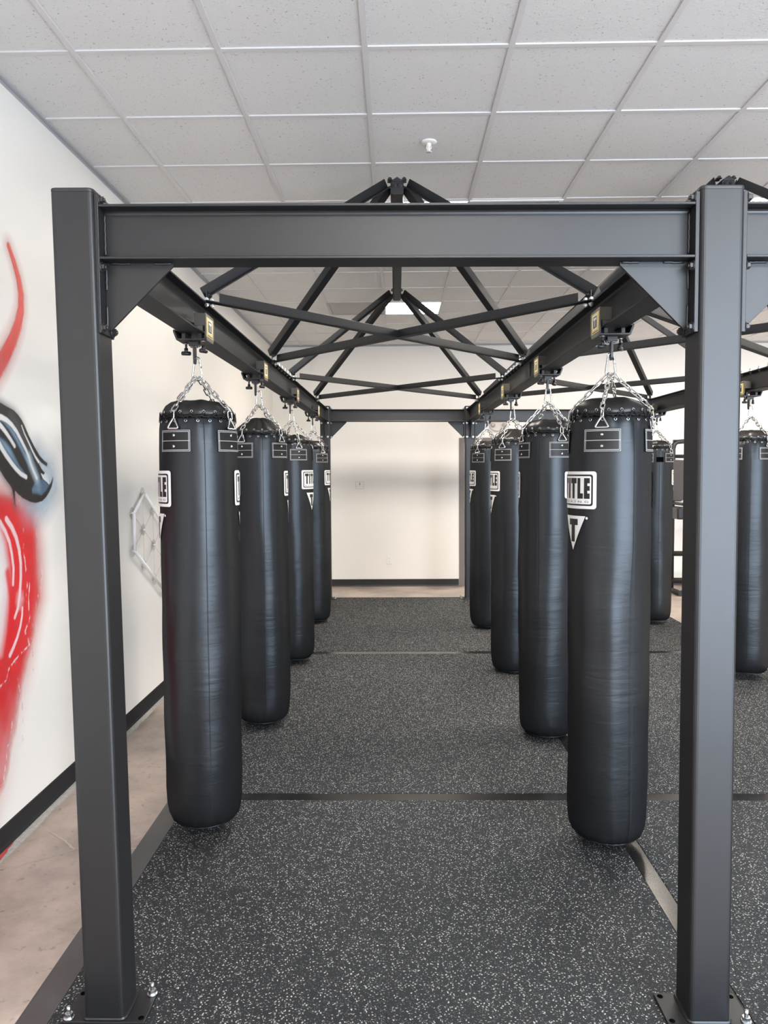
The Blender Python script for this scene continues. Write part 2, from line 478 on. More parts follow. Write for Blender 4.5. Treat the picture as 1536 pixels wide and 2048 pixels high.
# storefront wall behind the camera
bm = BM()
add_box(bm, WX, WIN[0], FY-0.15, FY, 0, CEIL+0.1)
add_box(bm, WIN[1], RX, FY-0.15, FY, 0, CEIL+0.1)
add_box(bm, WIN[0], WIN[1], FY-0.15, FY, WIN[3], CEIL+0.1)
add_box(bm, WIN[0], WIN[1], FY-0.15, FY, 0, WIN[2])
struct('wall_front', bm, M['wall'])
bm = BM()
for k in range(6):
    x = WIN[0] + (WIN[1]-WIN[0]) * k / 5
    add_box(bm, x-0.025, x+0.025, FY-0.12, FY-0.04, WIN[2], WIN[3])
for z in (WIN[2]+0.025, WIN[3]-0.025):
    add_box(bm, WIN[0], WIN[1], FY-0.118, FY-0.042, z-0.025, z+0.025)
struct('window_1', bm, M['base'])
# room beyond the doorway
bm = BM()
add_box(bm, 0.2, 3.0, BY+2.6, BY+2.7, 0, CEIL)
add_box(bm, 0.2, 0.3, BY+0.14, BY+2.6, 0, CEIL)
add_box(bm, 2.9, 3.0, BY+0.14, BY+2.6, 0, CEIL)
add_box(bm, 0.2, 3.0, BY+0.14, BY+2.7, 2.75, 2.85)
struct('wall_beyond', bm, M['wall'])

# ceiling with tees
bm = BM(); add_box(bm, WX-0.15, RX+0.15, FY-0.15, BY+0.14, CEIL, CEIL+0.06)
ceiling = struct('ceiling', bm, M['tile'])
bm = BM()
for k in range(0, 20):
    x = X0 + T*k
    if WX < x < RX: add_box(bm, x-0.012, x+0.012, FY, BY, CEIL-0.007, CEIL+0.01)
for k in range(-9, 14):
    y = Y0 + T*k
    if FY < y < BY: add_box(bm, WX, RX, y-0.012, y+0.012, CEIL-0.0062, CEIL+0.01)
obj('ceiling_grid', bm, M['tee'], ceiling)
bm = BM(); add_box(bm, WX, WX+0.022, FY, BY, CEIL-0.010, CEIL); add_box(bm, WX, WX+0.002, FY, BY, CEIL-0.024, CEIL)
struct('trim_1', bm, M['angle'])
bm = BM(); add_box(bm, WX, RX, BY-0.022, BY, CEIL-0.009, CEIL); add_box(bm, WX, RX, BY-0.002, BY, CEIL-0.024, CEIL)
struct('trim_2', bm, M['angle'])

# baseboards
bm = BM(); add_prism(bm, [(WX, 0.004), (WX+0.016, 0.004), (WX+0.009, 0.02), (WX+0.006, 0.100), (WX, 0.102)], 'y', FY, BY)
struct('baseboard_left', bm, M['base'])
bm = BM()
add_prism(bm, [(BY, 0.004), (BY-0.016, 0.004), (BY-0.009, 0.02), (BY-0.006, 0.100), (BY, 0.102)], 'x', WX, DX0-0.05)
add_prism(bm, [(BY, 0.004), (BY-0.016, 0.004), (BY-0.009, 0.02), (BY-0.006, 0.100), (BY, 0.102)], 'x', DX1+0.05, RX)
struct('baseboard_back', bm, M['base'])
# pale edge of the slab along the left wall, cracks
bm = BM()
prev = None
rr = random.Random(3)
ys = [FY + 0.1*k for k in range(int((BY-FY)/0.1))]
pa = [(WX+0.004, y) for y in ys]; pb = [(WX+0.052+rr.uniform(-0.006, 0.006), y) for y in ys]
va = [bm.verts.new((x, y, 0.0012)) for x, y in pa]; vb = [bm.verts.new((x, y, 0.0012)) for x, y in pb]
for i in range(len(ys)-1): bm.faces.new((va[i], vb[i], vb[i+1], va[i+1]))
obj('slab_edge', bm, M['caulk'], floor)
def crack(pts, w):
    bm = BM()
    r_ = random.Random(len(pts)*17)
    P = []
    for (a, b) in zip(pts, pts[1:]):
        for k in range(8):
            t = k/8
            P.append((a[0]+(b[0]-a[0])*t + r_.uniform(-.004, .004), a[1]+(b[1]-a[1])*t + r_.uniform(-.004, .004)))
    P.append(pts[-1])
    L, Rr = [], []
    for i, p in enumerate(P):
        q = P[min(i+1, len(P)-1)]; o = P[max(i-1, 0)]
        d = Vector((q[0]-o[0], q[1]-o[1])).normalized(); n = Vector((-d.y, d.x)); ww = w*r_.uniform(.4, 1.0)
        L.append(bm.verts.new((p[0]+n.x*ww, p[1]+n.y*ww, 0.0010))); Rr.append(bm.verts.new((p[0]-n.x*ww, p[1]-n.y*ww, 0.0010)))
    for i in range(len(P)-1): bm.faces.new((L[i], L[i+1], Rr[i+1], Rr[i]))
    obj('crack', bm, M['crack'], floor)
crack([(-1.70, 3.53), (-1.56, 3.42), (-1.43, 3.30), (-1.30, 3.31), (-1.08, 3.31)], 0.006)
crack([(-1.43, 3.30), (-1.58, 3.19), (-1.72, 3.06), (-1.76, 2.9)], 0.004)

# ------------------------------------------------------------------ ceiling fixtures
def panel_light(c, r, label):
    x, y = X0 + T*c, Y0 + T*r
    t = thing('ceiling_light', label, 'ceiling light', (x+T/2, y+T/2, CEIL-0.012), 0, 'square LED ceiling panels')
    a = T/2 - 0.0125
    bm = BM()
    for s in (-1, 1):
        add_box(bm, s*a-0.003, s*a+0.003, -a-0.003, a+0.003, 0.0, 0.011)
        add_box(bm, -a+0.003, a-0.003, s*a-0.003, s*a+0.003, 0.0, 0.011)
    obj('frame', bm, M['white'], t)
    bm = BM(); add_box(bm, -a+0.003, a-0.003, -a+0.003, a-0.003, 0.002, 0.008)
    obj('diffuser', bm, M['panel'], t)
panel_light(3, 3, 'lit square ceiling light just above the front beam, beside the near roof apex')
panel_light(3, 8, 'lit square ceiling light over the far end of the aisle, behind the ridge tube')
panel_light(7, 3, 'lit square ceiling light peeking out right of the front right post top')
panel_light(7, 8, 'lit square ceiling light at far right, behind the right front gusset')
panel_light(3, -7, 'lit square ceiling light behind the camera over the aisle')
panel_light(7, -7, 'lit square ceiling light near the shop window')
panel_light(11, 3, 'lit square ceiling light at the far right side of the room')
panel_light(11, 8, 'lit square ceiling light in the far right part of the room')
panel_light(15, 3, 'added lit square ceiling light, unseen, beside the right wall')  # unseen light added for more bounce from the right
panel_light(15, 8, 'added lit square ceiling light, unseen, in the far right corner')  # also added, to brighten the back of the room

def grille(c, r, mat, label, slats):
    x, y = X0 + T*c, Y0 + T*r
    t = thing('ceiling_vent', label, 'ceiling vent', (x+T/2, y+T/2, CEIL-0.014))
    a = T/2 - 0.013
    bm = BM()
    for s in (-1, 1):
        add_box(bm, s*a-0.012, s*a+0.012, -a-0.012, a+0.012, 0.0, 0.013)
        add_box(bm, -a+0.012, a-0.012, s*a-0.012, s*a+0.012, 0.0, 0.013)
    obj('frame', bm, M['white'] if slats else M['grille_grey'], t)
    bm = BM(); add_box(bm, -a+0.012, a-0.012, -a+0.012, a-0.012, 0.006, 0.0125)
    if slats:
        for k in range(14):
            yy = -a + 0.03 + k*(2*a-0.06)/13
            add_box(bm, -a+0.012, a-0.012, yy-0.002, yy+0.002, 0.0, 0.008)
    obj('grille', bm, mat, t)
grille(4, 3, M['grille'], 'dark slatted ceiling vent right of the near ceiling light', True)
grille(2, 8, M['grille_grey'], 'grey perforated ceiling vent left of the far ceiling light', False)

t = thing('fire_sprinkler', 'small white fire sprinkler hanging from a ceiling tile', 'sprinkler', (0.182, 4.239, CEIL-0.056))
bm = BM(); add_lathe(bm, [(0.0, 0.056), (0.040, 0.056), (0.043, 0.052), (0.040, 0.048), (0.022, 0.044), (0.012, 0.046)], 28)
obj('escutcheon', bm, M['white'], t)
bm = BM(); add_lathe(bm, [(0.012, 0.050), (0.012, 0.036), (0.007, 0.032), (0.006, 0.008), (0.0, 0.008)], 16)
for s in (-1, 1): add_tube(bm, [(s*0.010, 0, 0.036), (s*0.012, 0, 0.022), (s*0.004, 0, 0.008)], 0.0025)
obj('body', bm, M['white'], t)
bm = BM()
add_lathe(bm, [(0.0, 0.006), (0.007, 0.006), (0.016, 0.002), (0.016, 0.0), (0.0, 0.004)], 16)
obj('deflector', bm, M['white'], t)

# ------------------------------------------------------------------ mats, strips, ramp
cols = [(-1.065, -0.0402, 'under the left row of bags'), (-0.0378, 0.995, 'under the middle row of bags'), (1.068, 2.0345, 'just right of the lengthwise strip'), (2.036, 3.05, 'along the far right')]
rows = [(1.95, 3.803, 'nearest'), (3.888, 6.893, 'halfway back'), (6.990, 9.977, 'farthest back')]
for (xa, xb, cl) in cols:
    for (ya, yb, rl) in rows:
        bm = BM(); add_box(bm, xa, xb, ya, yb, 0.0005, ZM)
        o = obj('rubber_mat', bm, M['rubber'])
        tag(o, 'white-flecked black rubber mat %s, %s' % (cl, rl), 'floor mat', 'speckled rubber floor mats')
for (ya, yb, l) in ((3.805, 3.886, 'nearer'), (6.895, 6.988, 'farther')):
    for (xa, xb, w) in ((-1.065, 0.995, 'first aisle'), (1.068, 3.05, 'second aisle')):
        bm = BM(); add_box(bm, xa, xb, ya, yb, 0.0005, 0.0035)
        tag(obj('seam_strip', bm, M['strip'], bevel=0.001, seg=1), 'smooth black strip crossing the %s between mats, %s one' % (w, l), 'floor strip', 'floor strips across the aisles')
bm = BM(); add_box(bm, -1.065, 3.05, 1.95, 9.977, 0.0001, 0.0004)
obj('gap_shade_sheet', bm, M['base'], floor)  # black sheet added to stand in for shade in the mat gaps
bm = BM(); add_box(bm, 0.997, 1.066, 1.95, 9.977, 0.0005, 0.0036)
tag(obj('seam_strip', bm, M['strip'], bevel=0.001, seg=1), 'smooth black strip running lengthwise under the middle row of posts and bags', 'floor strip')
bm = BM(); add_prism(bm, [(-1.168, 0.0005), (-1.067, 0.0005), (-1.067, 0.0055), (-1.160, 0.002)], 'y', 1.95, 9.977)
tag(obj('edge_ramp', bm, M['ramp'], bevel=0.001, seg=1), 'smooth dark grey sloping rubber edge along the left side of the mats', 'floor edge')

# ------------------------------------------------------------------ the bag rack
ZB, ZT = 2.276, 2.431                        # rail and beam underside and top
XP = (-0.909, 0.930, 2.769)
YF, YR = 2.290, 9.865
HW = 0.061
rack = thing('bag_rack', 'large black steel rack of square posts, I-beam rails and roof braces over the mats', 'rack', (0.930, 2.313, ZM))

SLOPE = -0.0078                              # the rack stands a little lower to the right
def fall(x, z): return 0.0 if z < 0.05 else SLOPE * x * min(1.0, max(0.0, z/2.2))
def rinst(name, me, parent, loc, rot): return inst(name, me, parent, (loc[0], loc[1], loc[2] + fall(loc[0], loc[2])), rot)
def rpart(name, bm, mats, parent=rack, bevel=0.0, seg=2):
    for v in bm.verts: v.co.z += fall(v.co.x, v.co.z)
    o = link(name, make_mesh(name, bm, mats), parent)
    if parent is rack: o.matrix_parent_inverse = Matrix.Translation(-Vector((0.930, 2.313, ZM)))
    if bevel > 0:
        md = o.modifiers.new('bevel', 'BEVEL'); md.width = bevel; md.segments = seg; md.limit_method = 'ANGLE'; md.angle_limit = R(40)
    return o

def hexbolt(r=0.011, h=0.009, tail=0.0):
    bm = BM()
    add_lathe(bm, [(r*1.35, 0.0), (r*1.35, 0.003), (r*0.9, 0.003)], 16, cap0=True, cap1=True)
    pts = [(r*math.cos(k*PI/3), r*math.sin(k*PI/3)) for k in range(6)]
    add_prism(bm, pts, 'z', 0.003, 0.003+h)
    add_lathe(bm, [(r*0.55, 0.003+h), (r*0.55, 0.003+h+0.004+tail), (0, 0.003+h+0.005+tail)], 10)
    return bm
BOLT_BLACK = make_mesh('bolt', hexbolt(), M['steel2'])
BOLT_ZINC = make_mesh('bolt', hexbolt(0.010, 0.008), M['zinc'])
BOLT_TALL = make_mesh('bolt', hexbolt(0.011, 0.018), M['zinc'])
ANCHOR = make_mesh('anchor_bolt', hexbolt(0.012, 0.012, 0.016), M['zinc'])
AX = {'+x': (0, R(90), 0), '-x': (0, R(-90), 0), '+y': (R(-90), 0, 0), '-y': (R(90), 0, 0), '+z': (0, 0, 0), '-z': (R(180), 0, 0)}

def rrect(hx, hy, r, n=5):
    pts = []
    for cx, cy, a0 in ((hx-r, hy-r, 0), (-hx+r, hy-r, 90), (-hx+r, -hy+r, 180), (hx-r, -hy+r, 270)):
        for k in range(n):
            a = R(a0 + 90*k/(n-1)); pts.append((cx + r*math.cos(a), cy + r*math.sin(a)))
    return pts

def post(x, y, lean=(0.0, 0.0), bolts=((-1, -1), (-1, 1), (1, -1), (1, 1))):
    bm = BM()
    out = rrect(HW, HW, 0.014)
    vs = add_prism(bm, [(x+p[0], y+p[1]) for p in out], 'z', ZM+0.010, 2.462)
    for v in vs: v.co.x += lean[1] if v.co.z > 1 else lean[0]
    # weld bead at the foot
    add_tube(bm, [(x+lean[0]+p[0]*1.03, y+p[1]*1.03, ZM+0.014) for p in out], 0.0055, 6, closed=True)
    for f in bm.faces: f.smooth = False
    p = rpart('post', bm, M['steel'], bevel=0.0)
    bm = BM()
    add_prism(bm, [(x+lean[1]+q[0], y+q[1]) for q in rrect(HW+0.001, HW+0.001, 0.016)], 'z', 2.462, 2.474)
    rpart('post_cap', bm, M['steel2'], p, bevel=0.004)
    bm = BM(); add_box(bm, x+lean[0]-0.125, x+lean[0]+0.125, y-0.072, y+0.072, ZM, ZM+0.011)
    bp_ = rpart('base_plate', bm, M['steel'], p, bevel=0.002)
    for sx in (-1, 1):
        for sy in (-1, 1):
            if (sx, sy) not in bolts:
                bm = BM(); add_lathe(bm, [(0.009, 0), (0.009, 0.0007), (0, 0.0007)], 16, c=(x+lean[0]+sx*0.110, y+sy*0.054, ZM+0.011))
                rpart('bolt_hole', bm, M['hole'], p)
            else:
                rinst('anchor_bolt', ANCHOR, p, (x+lean[0]+sx*0.110, y+sy*0.054, ZM+0.011), (0, 0, 0.4))
    return p
LEAN = {(-0.909, YF): (0.015, -0.016), (0.930, YF): (-0.003, -0.006)}
ANCH = {(-0.909, YF): ((1, 1), (-1, -1)), (0.930, YF): ((1, -1),)}
for y in (YF, YR):
    for x in XP:
        post(x, y, LEAN.get((x, y), (0.0, 0.0)), ANCH.get((x, y), ((-1, -1), (-1, 1), (1, -1), (1, 1))))

def ibeam_profile(zb=ZB, zt=ZT, bf=0.100, tf=0.0075, tw=0.0065, rf=0.010):
    h = bf/2; w = tw/2
    pts = [(-h, zb), (h, zb), (h, zb+tf)]
    for k in range(4):
        a = R(270 - 90*k/3); pts.append((w+rf+rf*math.cos(a), zb+tf+rf+rf*math.sin(a)))
    for k in range(4):
        a = R(180 - 90*k/3); pts.append((w+rf+rf*math.cos(a), zt-tf-rf+rf*math.sin(a)))
    pts += [(h, zt-tf), (h, zt), (-h, zt), (-h, zt-tf)]
    for k in range(4):
        a = R(90 - 90*k/3); pts.append((-w-rf+rf*math.cos(a), zt-tf-rf+rf*math.sin(a)))
    for k in range(4):
        a = R(0 - 90*k/3); pts.append((-w-rf+rf*math.cos(a), zb+tf+rf+rf*math.sin(a)))
    pts += [(-h, zb+tf)]
    return pts

def end_fittings(parent, axis, at, other, s, zinc=False):
    """end plate at coordinate `at` on the post face, beam runs in direction s along axis; other = the cross coordinate"""
    th, hw = 0.012, 0.050
    z0, z1 = 2.066, 2.460
    a, b = sorted((at, at + s*th))
    bm = BM()
    if axis == 'x': add_box(bm, a, b, other-hw, other+hw, z0, z1)
    else: add_box(bm, other-hw, other+hw, a, b, z0, z1)
    pl = rpart('end_plate', bm, M['steel'], parent, bevel=0.0015)
    # gusset with its weld beads
    f = at + s*th
    L, H = 0.200, 0.196
    out = [(f, ZB), (f + s*L, ZB), (f + s*L, ZB-0.010), (f + s*0.012, ZB-H), (f, ZB-H)]
    if s < 0: out = out[::-1]
    bm = BM()
    if axis == 'x':
        add_prism(bm, out, 'y', other-0.005, other+0.005)
        P = lambda t, z, o: (t, other+o, z)
    else:
        vs = []
        for o in (-0.005, 0.005):
            vs.append([bm.verts.new((other+o, t, z)) for t, z in out])
        n = len(out)
        bm.faces.new(vs[0][::-1]); bm.faces.new(vs[1])
        for i in range(n): bm.faces.new((vs[0][i], vs[0][(i+1) % n], vs[1][(i+1) % n], vs[1][i]))
        P = lambda t, z, o: (other+o, t, z)
    rw = random.Random(int(abs(at*1000)) + int(abs(other*100)))
    for o in (-0.006, 0.006):
        for a0, a1 in ((0.015, 0.075), (0.145, 0.195)):
            add_tube(bm, [P(f+s*(a0+(a1-a0)*k/6), ZB-0.003+rw.uniform(-.001, .001), o) for k in range(7)], 0.0045, 6)
        for a0, a1 in ((0.015, 0.080), (0.125, 0.19)):
            add_tube(bm, [P(f+s*(0.003+rw.uniform(-.001, .001)), ZB-(a0+(a1-a0)*k/6), o) for k in range(7)], 0.0045, 6)
    rpart('gusset', bm, M['steel'], parent, bevel=0.001, seg=1)
    for z in (2.445, 2.255, 2.082):
        for o in (-0.038, 0.038):
            me = BOLT_ZINC if zinc else BOLT_BLACK
            loc = (f, other+o, z) if axis == 'x' else (other+o, f, z)
            rinst('bolt', me, parent, loc, AX[('+' if s > 0 else '-') + axis])

def cross_beam(xa, xb, y, zinc):
    la = LEAN.get((xa, y), (0, 0))[1]; lb = LEAN.get((xb, y), (0, 0))[1]
    a, b = xa + HW + la, xb - HW + lb
    bm = BM()
    prof = ibeam_profile()
    add_prism(bm, [(y+p[0], p[1]) for p in prof], 'x', a+0.012, b-0.012)
    # web end welds
    for t, s in ((a+0.014, 1), (b-0.014, -1)):
        for o in (-0.006, 0.006):
            add_tube(bm, [(t + s*0.001*math.sin(k*2.3), y+o, ZB+0.02+k*0.0100) for k in range(13)], 0.0045, 6)
    o = rpart('cross_beam', bm, M['steel'], bevel=0.0012, seg=1)
    end_fittings(o, 'x', a, y, 1, zinc); end_fittings(o, 'x', b, y, -1, zinc)
for y in (YF, YR):
    cross_beam(XP[0], XP[1], y, y == YR)
    cross_beam(XP[1], XP[2], y, y == YR)

def rail(x, xl=0.0):
    a, b = YF + HW, YR - HW
    ym = 5.87
    bm = BM()
    prof = ibeam_profile()
    add_prism(bm, [(x+p[0], p[1]) for p in prof], 'y', a+0.012, ym-0.001)
    add_prism(bm, [(x+p[0], p[1]) for p in prof], 'y', ym+0.001, b-0.012)
    o = rpart('rail', bm, M['steel'], bevel=0.0012, seg=1)
    end_fittings(o, 'y', a, x, 1, False); end_fittings(o, 'y', b, x, -1, True)
    for s in (-1, 1):
        bm = BM(); xx = sorted((x+s*0.0033, x+s*0.0115))
        add_box(bm, xx[0], xx[1], 5.37, 6.37, ZB+0.020, ZT-0.020)
        rpart('splice_plate', bm, M['steel2'], o, bevel=0.001, seg=1)
        for k in range(7):
            yy = 5.45 + k*0.145
            rinst('bolt', BOLT_TALL, o, (x+s*0.040, yy, ZT), AX['+z'])
            rinst('nut', BOLT_BLACK, o, (x+s*0.036, yy, ZT-0.0075), AX['-z'])
    return o
for x in XP: rail(x)

def angle_bar(name, p, q, leg=0.044, th=0.005, upv=Vector((0, 0, 1)), cut=0.05, flip=1):
    """steel angle from p to q, one leg lying flat, one standing up"""
    p, q = Vector(p), Vector(q)
    d = (q-p).normalized(); side = d.cross(upv).normalized() * flip; n = side.cross(d).normalized()
    if n.z < 0: n = -n
    L = (q-p).length
    bm = BM()
    def bx(s0, s1, n0, n1, t0, t1, taper=0.0):
        vs = []
        for t in (t0, t1):
            for s_, n_ in ((s0, n0), (s1, n0), (s1, n1), (s0, n1)):
                tt = t + (taper if (n_ == n1 and t == t0) else (-taper if (n_ == n1 and t == t1) else 0))
                vs.append(bm.verts.new(p + d*tt + side*s_ + n*n_))
        for f in ((3,2,1,0), (4,5,6,7), (0,1,5,4), (1,2,6,5), (2,3,7,6), (3,0,4,7)): bm.faces.new([vs[i] for i in f])
    bx(-leg/2, leg/2, 0, th, 0, L)
    bx(-leg/2, -leg/2+th, th, leg, cut, L-cut)
    o = rpart(name, bm, M['steel'], bevel=0.0008, seg=1)
    return o, d, n

def bay(xa, xb):
    ia, ib = xa + 0.040, xb - 0.040          # feet near the inner flange edges
    xm = (xa + xb)/2
    zf = ZT + 0.0005
    for (ya, yb) in ((3.53, 5.52), (6.46, 8.45)):
        for (p, q, dz, fl) in (((ia, ya, zf), (ib, yb, zf), 0.0, -1), ((ib, ya, zf), (ia, yb, zf), 0.0, 1)):
            o, d, n = angle_bar('brace_bar', (p[0], p[1], p[2]+dz), (q[0], q[1], q[2]+dz), flip=fl, cut=0.07)
            for e, s in ((Vector(p), 1), (Vector(q), -1)):
                for k in (0.012, 0.042):
                    c = e + d*s*k
                    rinst('bolt', BOLT_ZINC, o, (c.x, c.y, ZT+0.0055), AX['+z'])
                    rinst('nut', BOLT_ZINC, o, (c.x, c.y, ZT-0.0075), AX['-z'])
    ridge_z = 3.250
    for (ya, yap, yb) in ((3.60, 4.43, 5.46), (6.53, 7.10, 8.39)):
        for yy in (ya, yb):
            for x, s in ((ia, 1), (ib, -1)):
                e = Vector((xm - s*0.036, yap + (0.03 if yy > yap else -0.0), ridge_z+0.01))
                q = Vector((x, yy, ZT+0.035))
                o, d, n = angle_bar('roof_strut', q, e, leg=0.050, cut=0.0, flip=s if yy < yap else -s)
                # foot tab bolted to the rail flange
                bm = BM()
                add_box(bm, x-0.022, x+0.022, yy-0.030, yy+0.030, ZT, ZT+0.006)
                add_box(bm, x-0.003, x+0.003, yy-0.026, yy+0.026, ZT+0.006, ZT+0.060)
                rpart('foot_tab', bm, M['steel'], o, bevel=0.001, seg=1)
                rinst('bolt', BOLT_BLACK, o, (x+s*0.003, yy, ZT+0.040), AX['+x' if s > 0 else '-x'])
                rinst('bolt', BOLT_BLACK, o, (e.x-s*0.004, e.y, ridge_z+0.045), AX['+z'])
    bm = BM()
    add_prism(bm, [(xm+p[0], ridge_z-0.006+p[1]) for p in rrect(0.037, 0.037, 0.016)], 'y', 4.40, 7.13)
    add_prism(bm, [(xm-0.037, ridge_z+0.028), (xm+0.037, ridge_z+0.028), (xm, ridge_z+0.052)], 'y', 4.395, 4.50)
    add_prism(bm, [(xm-0.037, ridge_z+0.028), (xm+0.037, ridge_z+0.028), (xm, ridge_z+0.052)], 'y', 7.03, 7.135)
    rt = rpart('ridge_tube', bm, M['steel'], bevel=0.002)
    for s in (-1, 1):
        rinst('bolt', BOLT_BLACK, rt, (xm+s*0.016, 4.40, ridge_z+0.008), AX['-y'])
bay(XP[0], XP[1])
bay(XP[1], XP[2])

# ------------------------------------------------------------------ heavy bags
RB = 0.174
PROF = [(0.000, 0.118), (0.006, 0.138), (0.020, 0.153), (0.045, 0.164), (0.09, 0.171), (0.16, 0.174), (0.6, 0.175), (1.2, 0.175), (1.55, 0.1745),
        (1.70, 0.173), (1.78, 0.170), (1.815, 0.165), (1.838, 0.158)]
def rad(z):
    if z <= PROF[0][0]: return PROF[0][1]
    for (z0, r0), (z1, r1) in zip(PROF, PROF[1:]):
        if z <= z1: return r0 + (r1-r0)*(z-z0)/(z1-z0)
    return PROF[-1][1]
def wrap(phi, z, off=0.0):
    r = rad(z) + off
    return (r*math.sin(phi), -r*math.cos(phi), z)

def body_mesh(seed):
    rs = random.Random(seed)
    ph = [rs.uniform(0, 2*PI) for _ in range(12)]
    flat = [(rs.uniform(0, 2*PI), rs.uniform(0.4, 0.9), rs.uniform(0.003, 0.008)) for _ in range(3)]
    bm = BM()
    zs = [p[0] for p in PROF[:6]]
    zs += [0.16 + 0.04*k for k in range(1, 40)]
    zs = [z for z in zs if z < 1.79] + [1.79, 1.80, 1.815, 1.828, 1.838]
    seg = 96
    rings = []
    for z in zs:
        ring = []
        for k in range(seg):
            f = 2*PI*k/seg
            w = min(1, z/0.15) * min(1, max(0.0, (1.30-z)/0.25))
            d = w*(0.0030*math.sin(2*f+ph[0]+z*2.0) + 0.0022*math.sin(3*f+ph[1]-z*3.1) + 0.0014*math.sin(z*17+ph[2]+math.sin(f+ph[3])*2)*math.sin(f*2+ph[4]))
            for fc, wd, am in flat:
                da = (f-fc+PI) % (2*PI) - PI
                if abs(da) < wd: d -= w*am*(0.5+0.5*math.cos(PI*da/wd))
            # gathers under the lacing and at the foot
            top = max(0, (z-1.68)/0.158)
            d += top**2*0.0035*math.sin(10*f+ph[5]+1.5*math.sin(3*f+ph[6])) + top*0.0012*math.sin(23*f+ph[7])
            bot = max(0, 1-z/0.07)
            d += bot*0.0030*math.sin(19*f+ph[8]+2*math.sin(4*f+ph[9]))
            # seam grooves
            for sf in (PI/4, -3*PI/4):
                da = (f-sf+PI) % (2*PI) - PI
                d += 0.0009*math.exp(-(da/0.16)**2)*min(1, z/0.1)
            r = rad(z) + d
            ring.append(bm.verts.new((r*math.sin(f), -r*math.cos(f), z)))
        rings.append(ring)
    for a, b in zip(rings, rings[1:]):
        for k in range(seg):
            fcs = bm.faces.new((a[k], a[(k+1) % seg], b[(k+1) % seg], b[k])); fcs.smooth = True
    f = bm.faces.new(rings[0][::-1]); bm.faces.new(rings[-1])
    # stitched bottom disc rim
    add_tube(bm, [(0.132*math.sin(2*PI*k/48), -0.132*math.cos(2*PI*k/48), 0.002) for k in range(48)], 0.004, 6, closed=True)
    return make_mesh('bag_body', bm, M['vinyl'])

def cap_mesh(seed, peak):
    rs = random.Random(seed)
    p = [rs.uniform(0, 2*PI) for _ in range(6)]
    if peak: prof = [(0.152, 1.842), (0.158, 1.852), (0.146, 1.868), (0.115, 1.890), (0.080, 1.912), (0.045, 1.932), (0.018, 1.940), (0.0, 1.942)]
    else: prof = [(0.152, 1.842), (0.160, 1.852), (0.157, 1.868), (0.144, 1.889), (0.120, 1.906), (0.090, 1.915), (0.05, 1.920), (0.0, 1.921)]
    if peak == 2: prof = [(0.152, 1.842), (0.158, 1.850), (0.150, 1.862), (0.125, 1.874), (0.100, 1.890), (0.070, 1.900), (0.035, 1.903), (0.0, 1.903)]
    bm = BM(); seg = 72; rings = []
    for i, (r, z) in enumerate(prof):
        if r == 0: rings.append([bm.verts.new((0, 0, z))]); continue
        ring = []
        for k in range(seg):
            f = 2*PI*k/seg
            t = i/(len(prof)-1)
            wob = 0.004*math.sin(9*f+p[0]+2*math.sin(2*f+p[1]))*(1-t)*min(1, i)
            fold = (0.010 if peak else 0.004)*math.sin(4*f+p[2])*math.sin(PI*t) + (0.006 if peak else 0.002)*math.sin(7*f+p[3])*math.sin(PI*t)
            ring.append(bm.verts.new(((r+wob)*math.sin(f), -(r+wob)*math.cos(f), z+fold)))
        rings.append(ring)
    for a, b in zip(rings, rings[1:]):
        for k in range(seg):
            k2 = (k+1) % seg
            fc = bm.faces.new((a[k], a[k2], b[0])) if len(b) == 1 else bm.faces.new((a[k], a[k2], b[k2], b[k]))
            fc.smooth = True
    bm.faces.new(rings[0][::-1])
    return make_mesh('top_cap', bm, M['vinylcap'])

NE = 20
def lace_mesh():
    bm = BM()
    pts = []
    for k in range(NE):
        f = 2*PI*k/NE
        pts.append(wrap(f, 1.822, 0.005))
        f2 = 2*PI*(k+0.5)/NE
        pts.append((0.166*math.sin(f2), -0.166*math.cos(f2), 1.862))
    add_tube(bm, pts, 0.0032, 6, closed=True)
    add_tube(bm, [(0.1565*math.sin(2*PI*k/60), -0.1565*math.cos(2*PI*k/60), 1.842+0.003*math.sin(k*2.1)) for k in range(60)], 0.0045, 6, closed=True)
    return make_mesh('lacing', bm, M['lace'])
def ring_mesh():
    bm = BM()
    add_tube(bm, [(0.0052*math.cos(2*PI*k/12), 0, 0.0052*math.sin(2*PI*k/12)) for k in range(12)], 0.0018, 6, closed=True)
    return make_mesh('eyelet', bm, M['zinc'])

def wstrip(bm, s0, s1, zt, zb, off, mi, phi0=0.0, n=14):
    """strip wrapped on the bag: s = arc length from phi0, zt/zb functions or numbers"""
    ft = zt if callable(zt) else (lambda s: zt)
    fb = zb if callable(zb) else (lambda s: zb)
    if isinstance(n, list): ss = n
    else: ss = [s0 + (s1-s0)*k/n for k in range(n+1)]
    vt = [bm.verts.new(wrap(phi0 + s/RB, ft(s), off)) for s in ss]
    vb = [bm.verts.new(wrap(phi0 + s/RB, fb(s), off)) for s in ss]
    for i in range(len(ss)-1):
        f = bm.faces.new((vb[i], vb[i+1], vt[i+1], vt[i])); f.material_index = mi; f.smooth = True

def rounded(bm, hw, zc, hh, r, off, mi, phi0=0.0):
    ss = [-hw + r - r*math.cos(R(90)*k/4) for k in range(5)]
    ss += [(-hw+r) + (2*hw-2*r)*k/12 for k in range(1, 12)]
    ss += [hw - r + r*math.sin(R(90)*k/4) for k in range(5)]
    def h(s):
        e = abs(s) - (hw - r)
        return hh if e <= 0 else hh - r + math.sqrt(max(0.0, r*r - e*e))
    wstrip(bm, 0, 0, lambda s: zc + h(s), lambda s: zc - h(s), off, mi, phi0, n=ss)

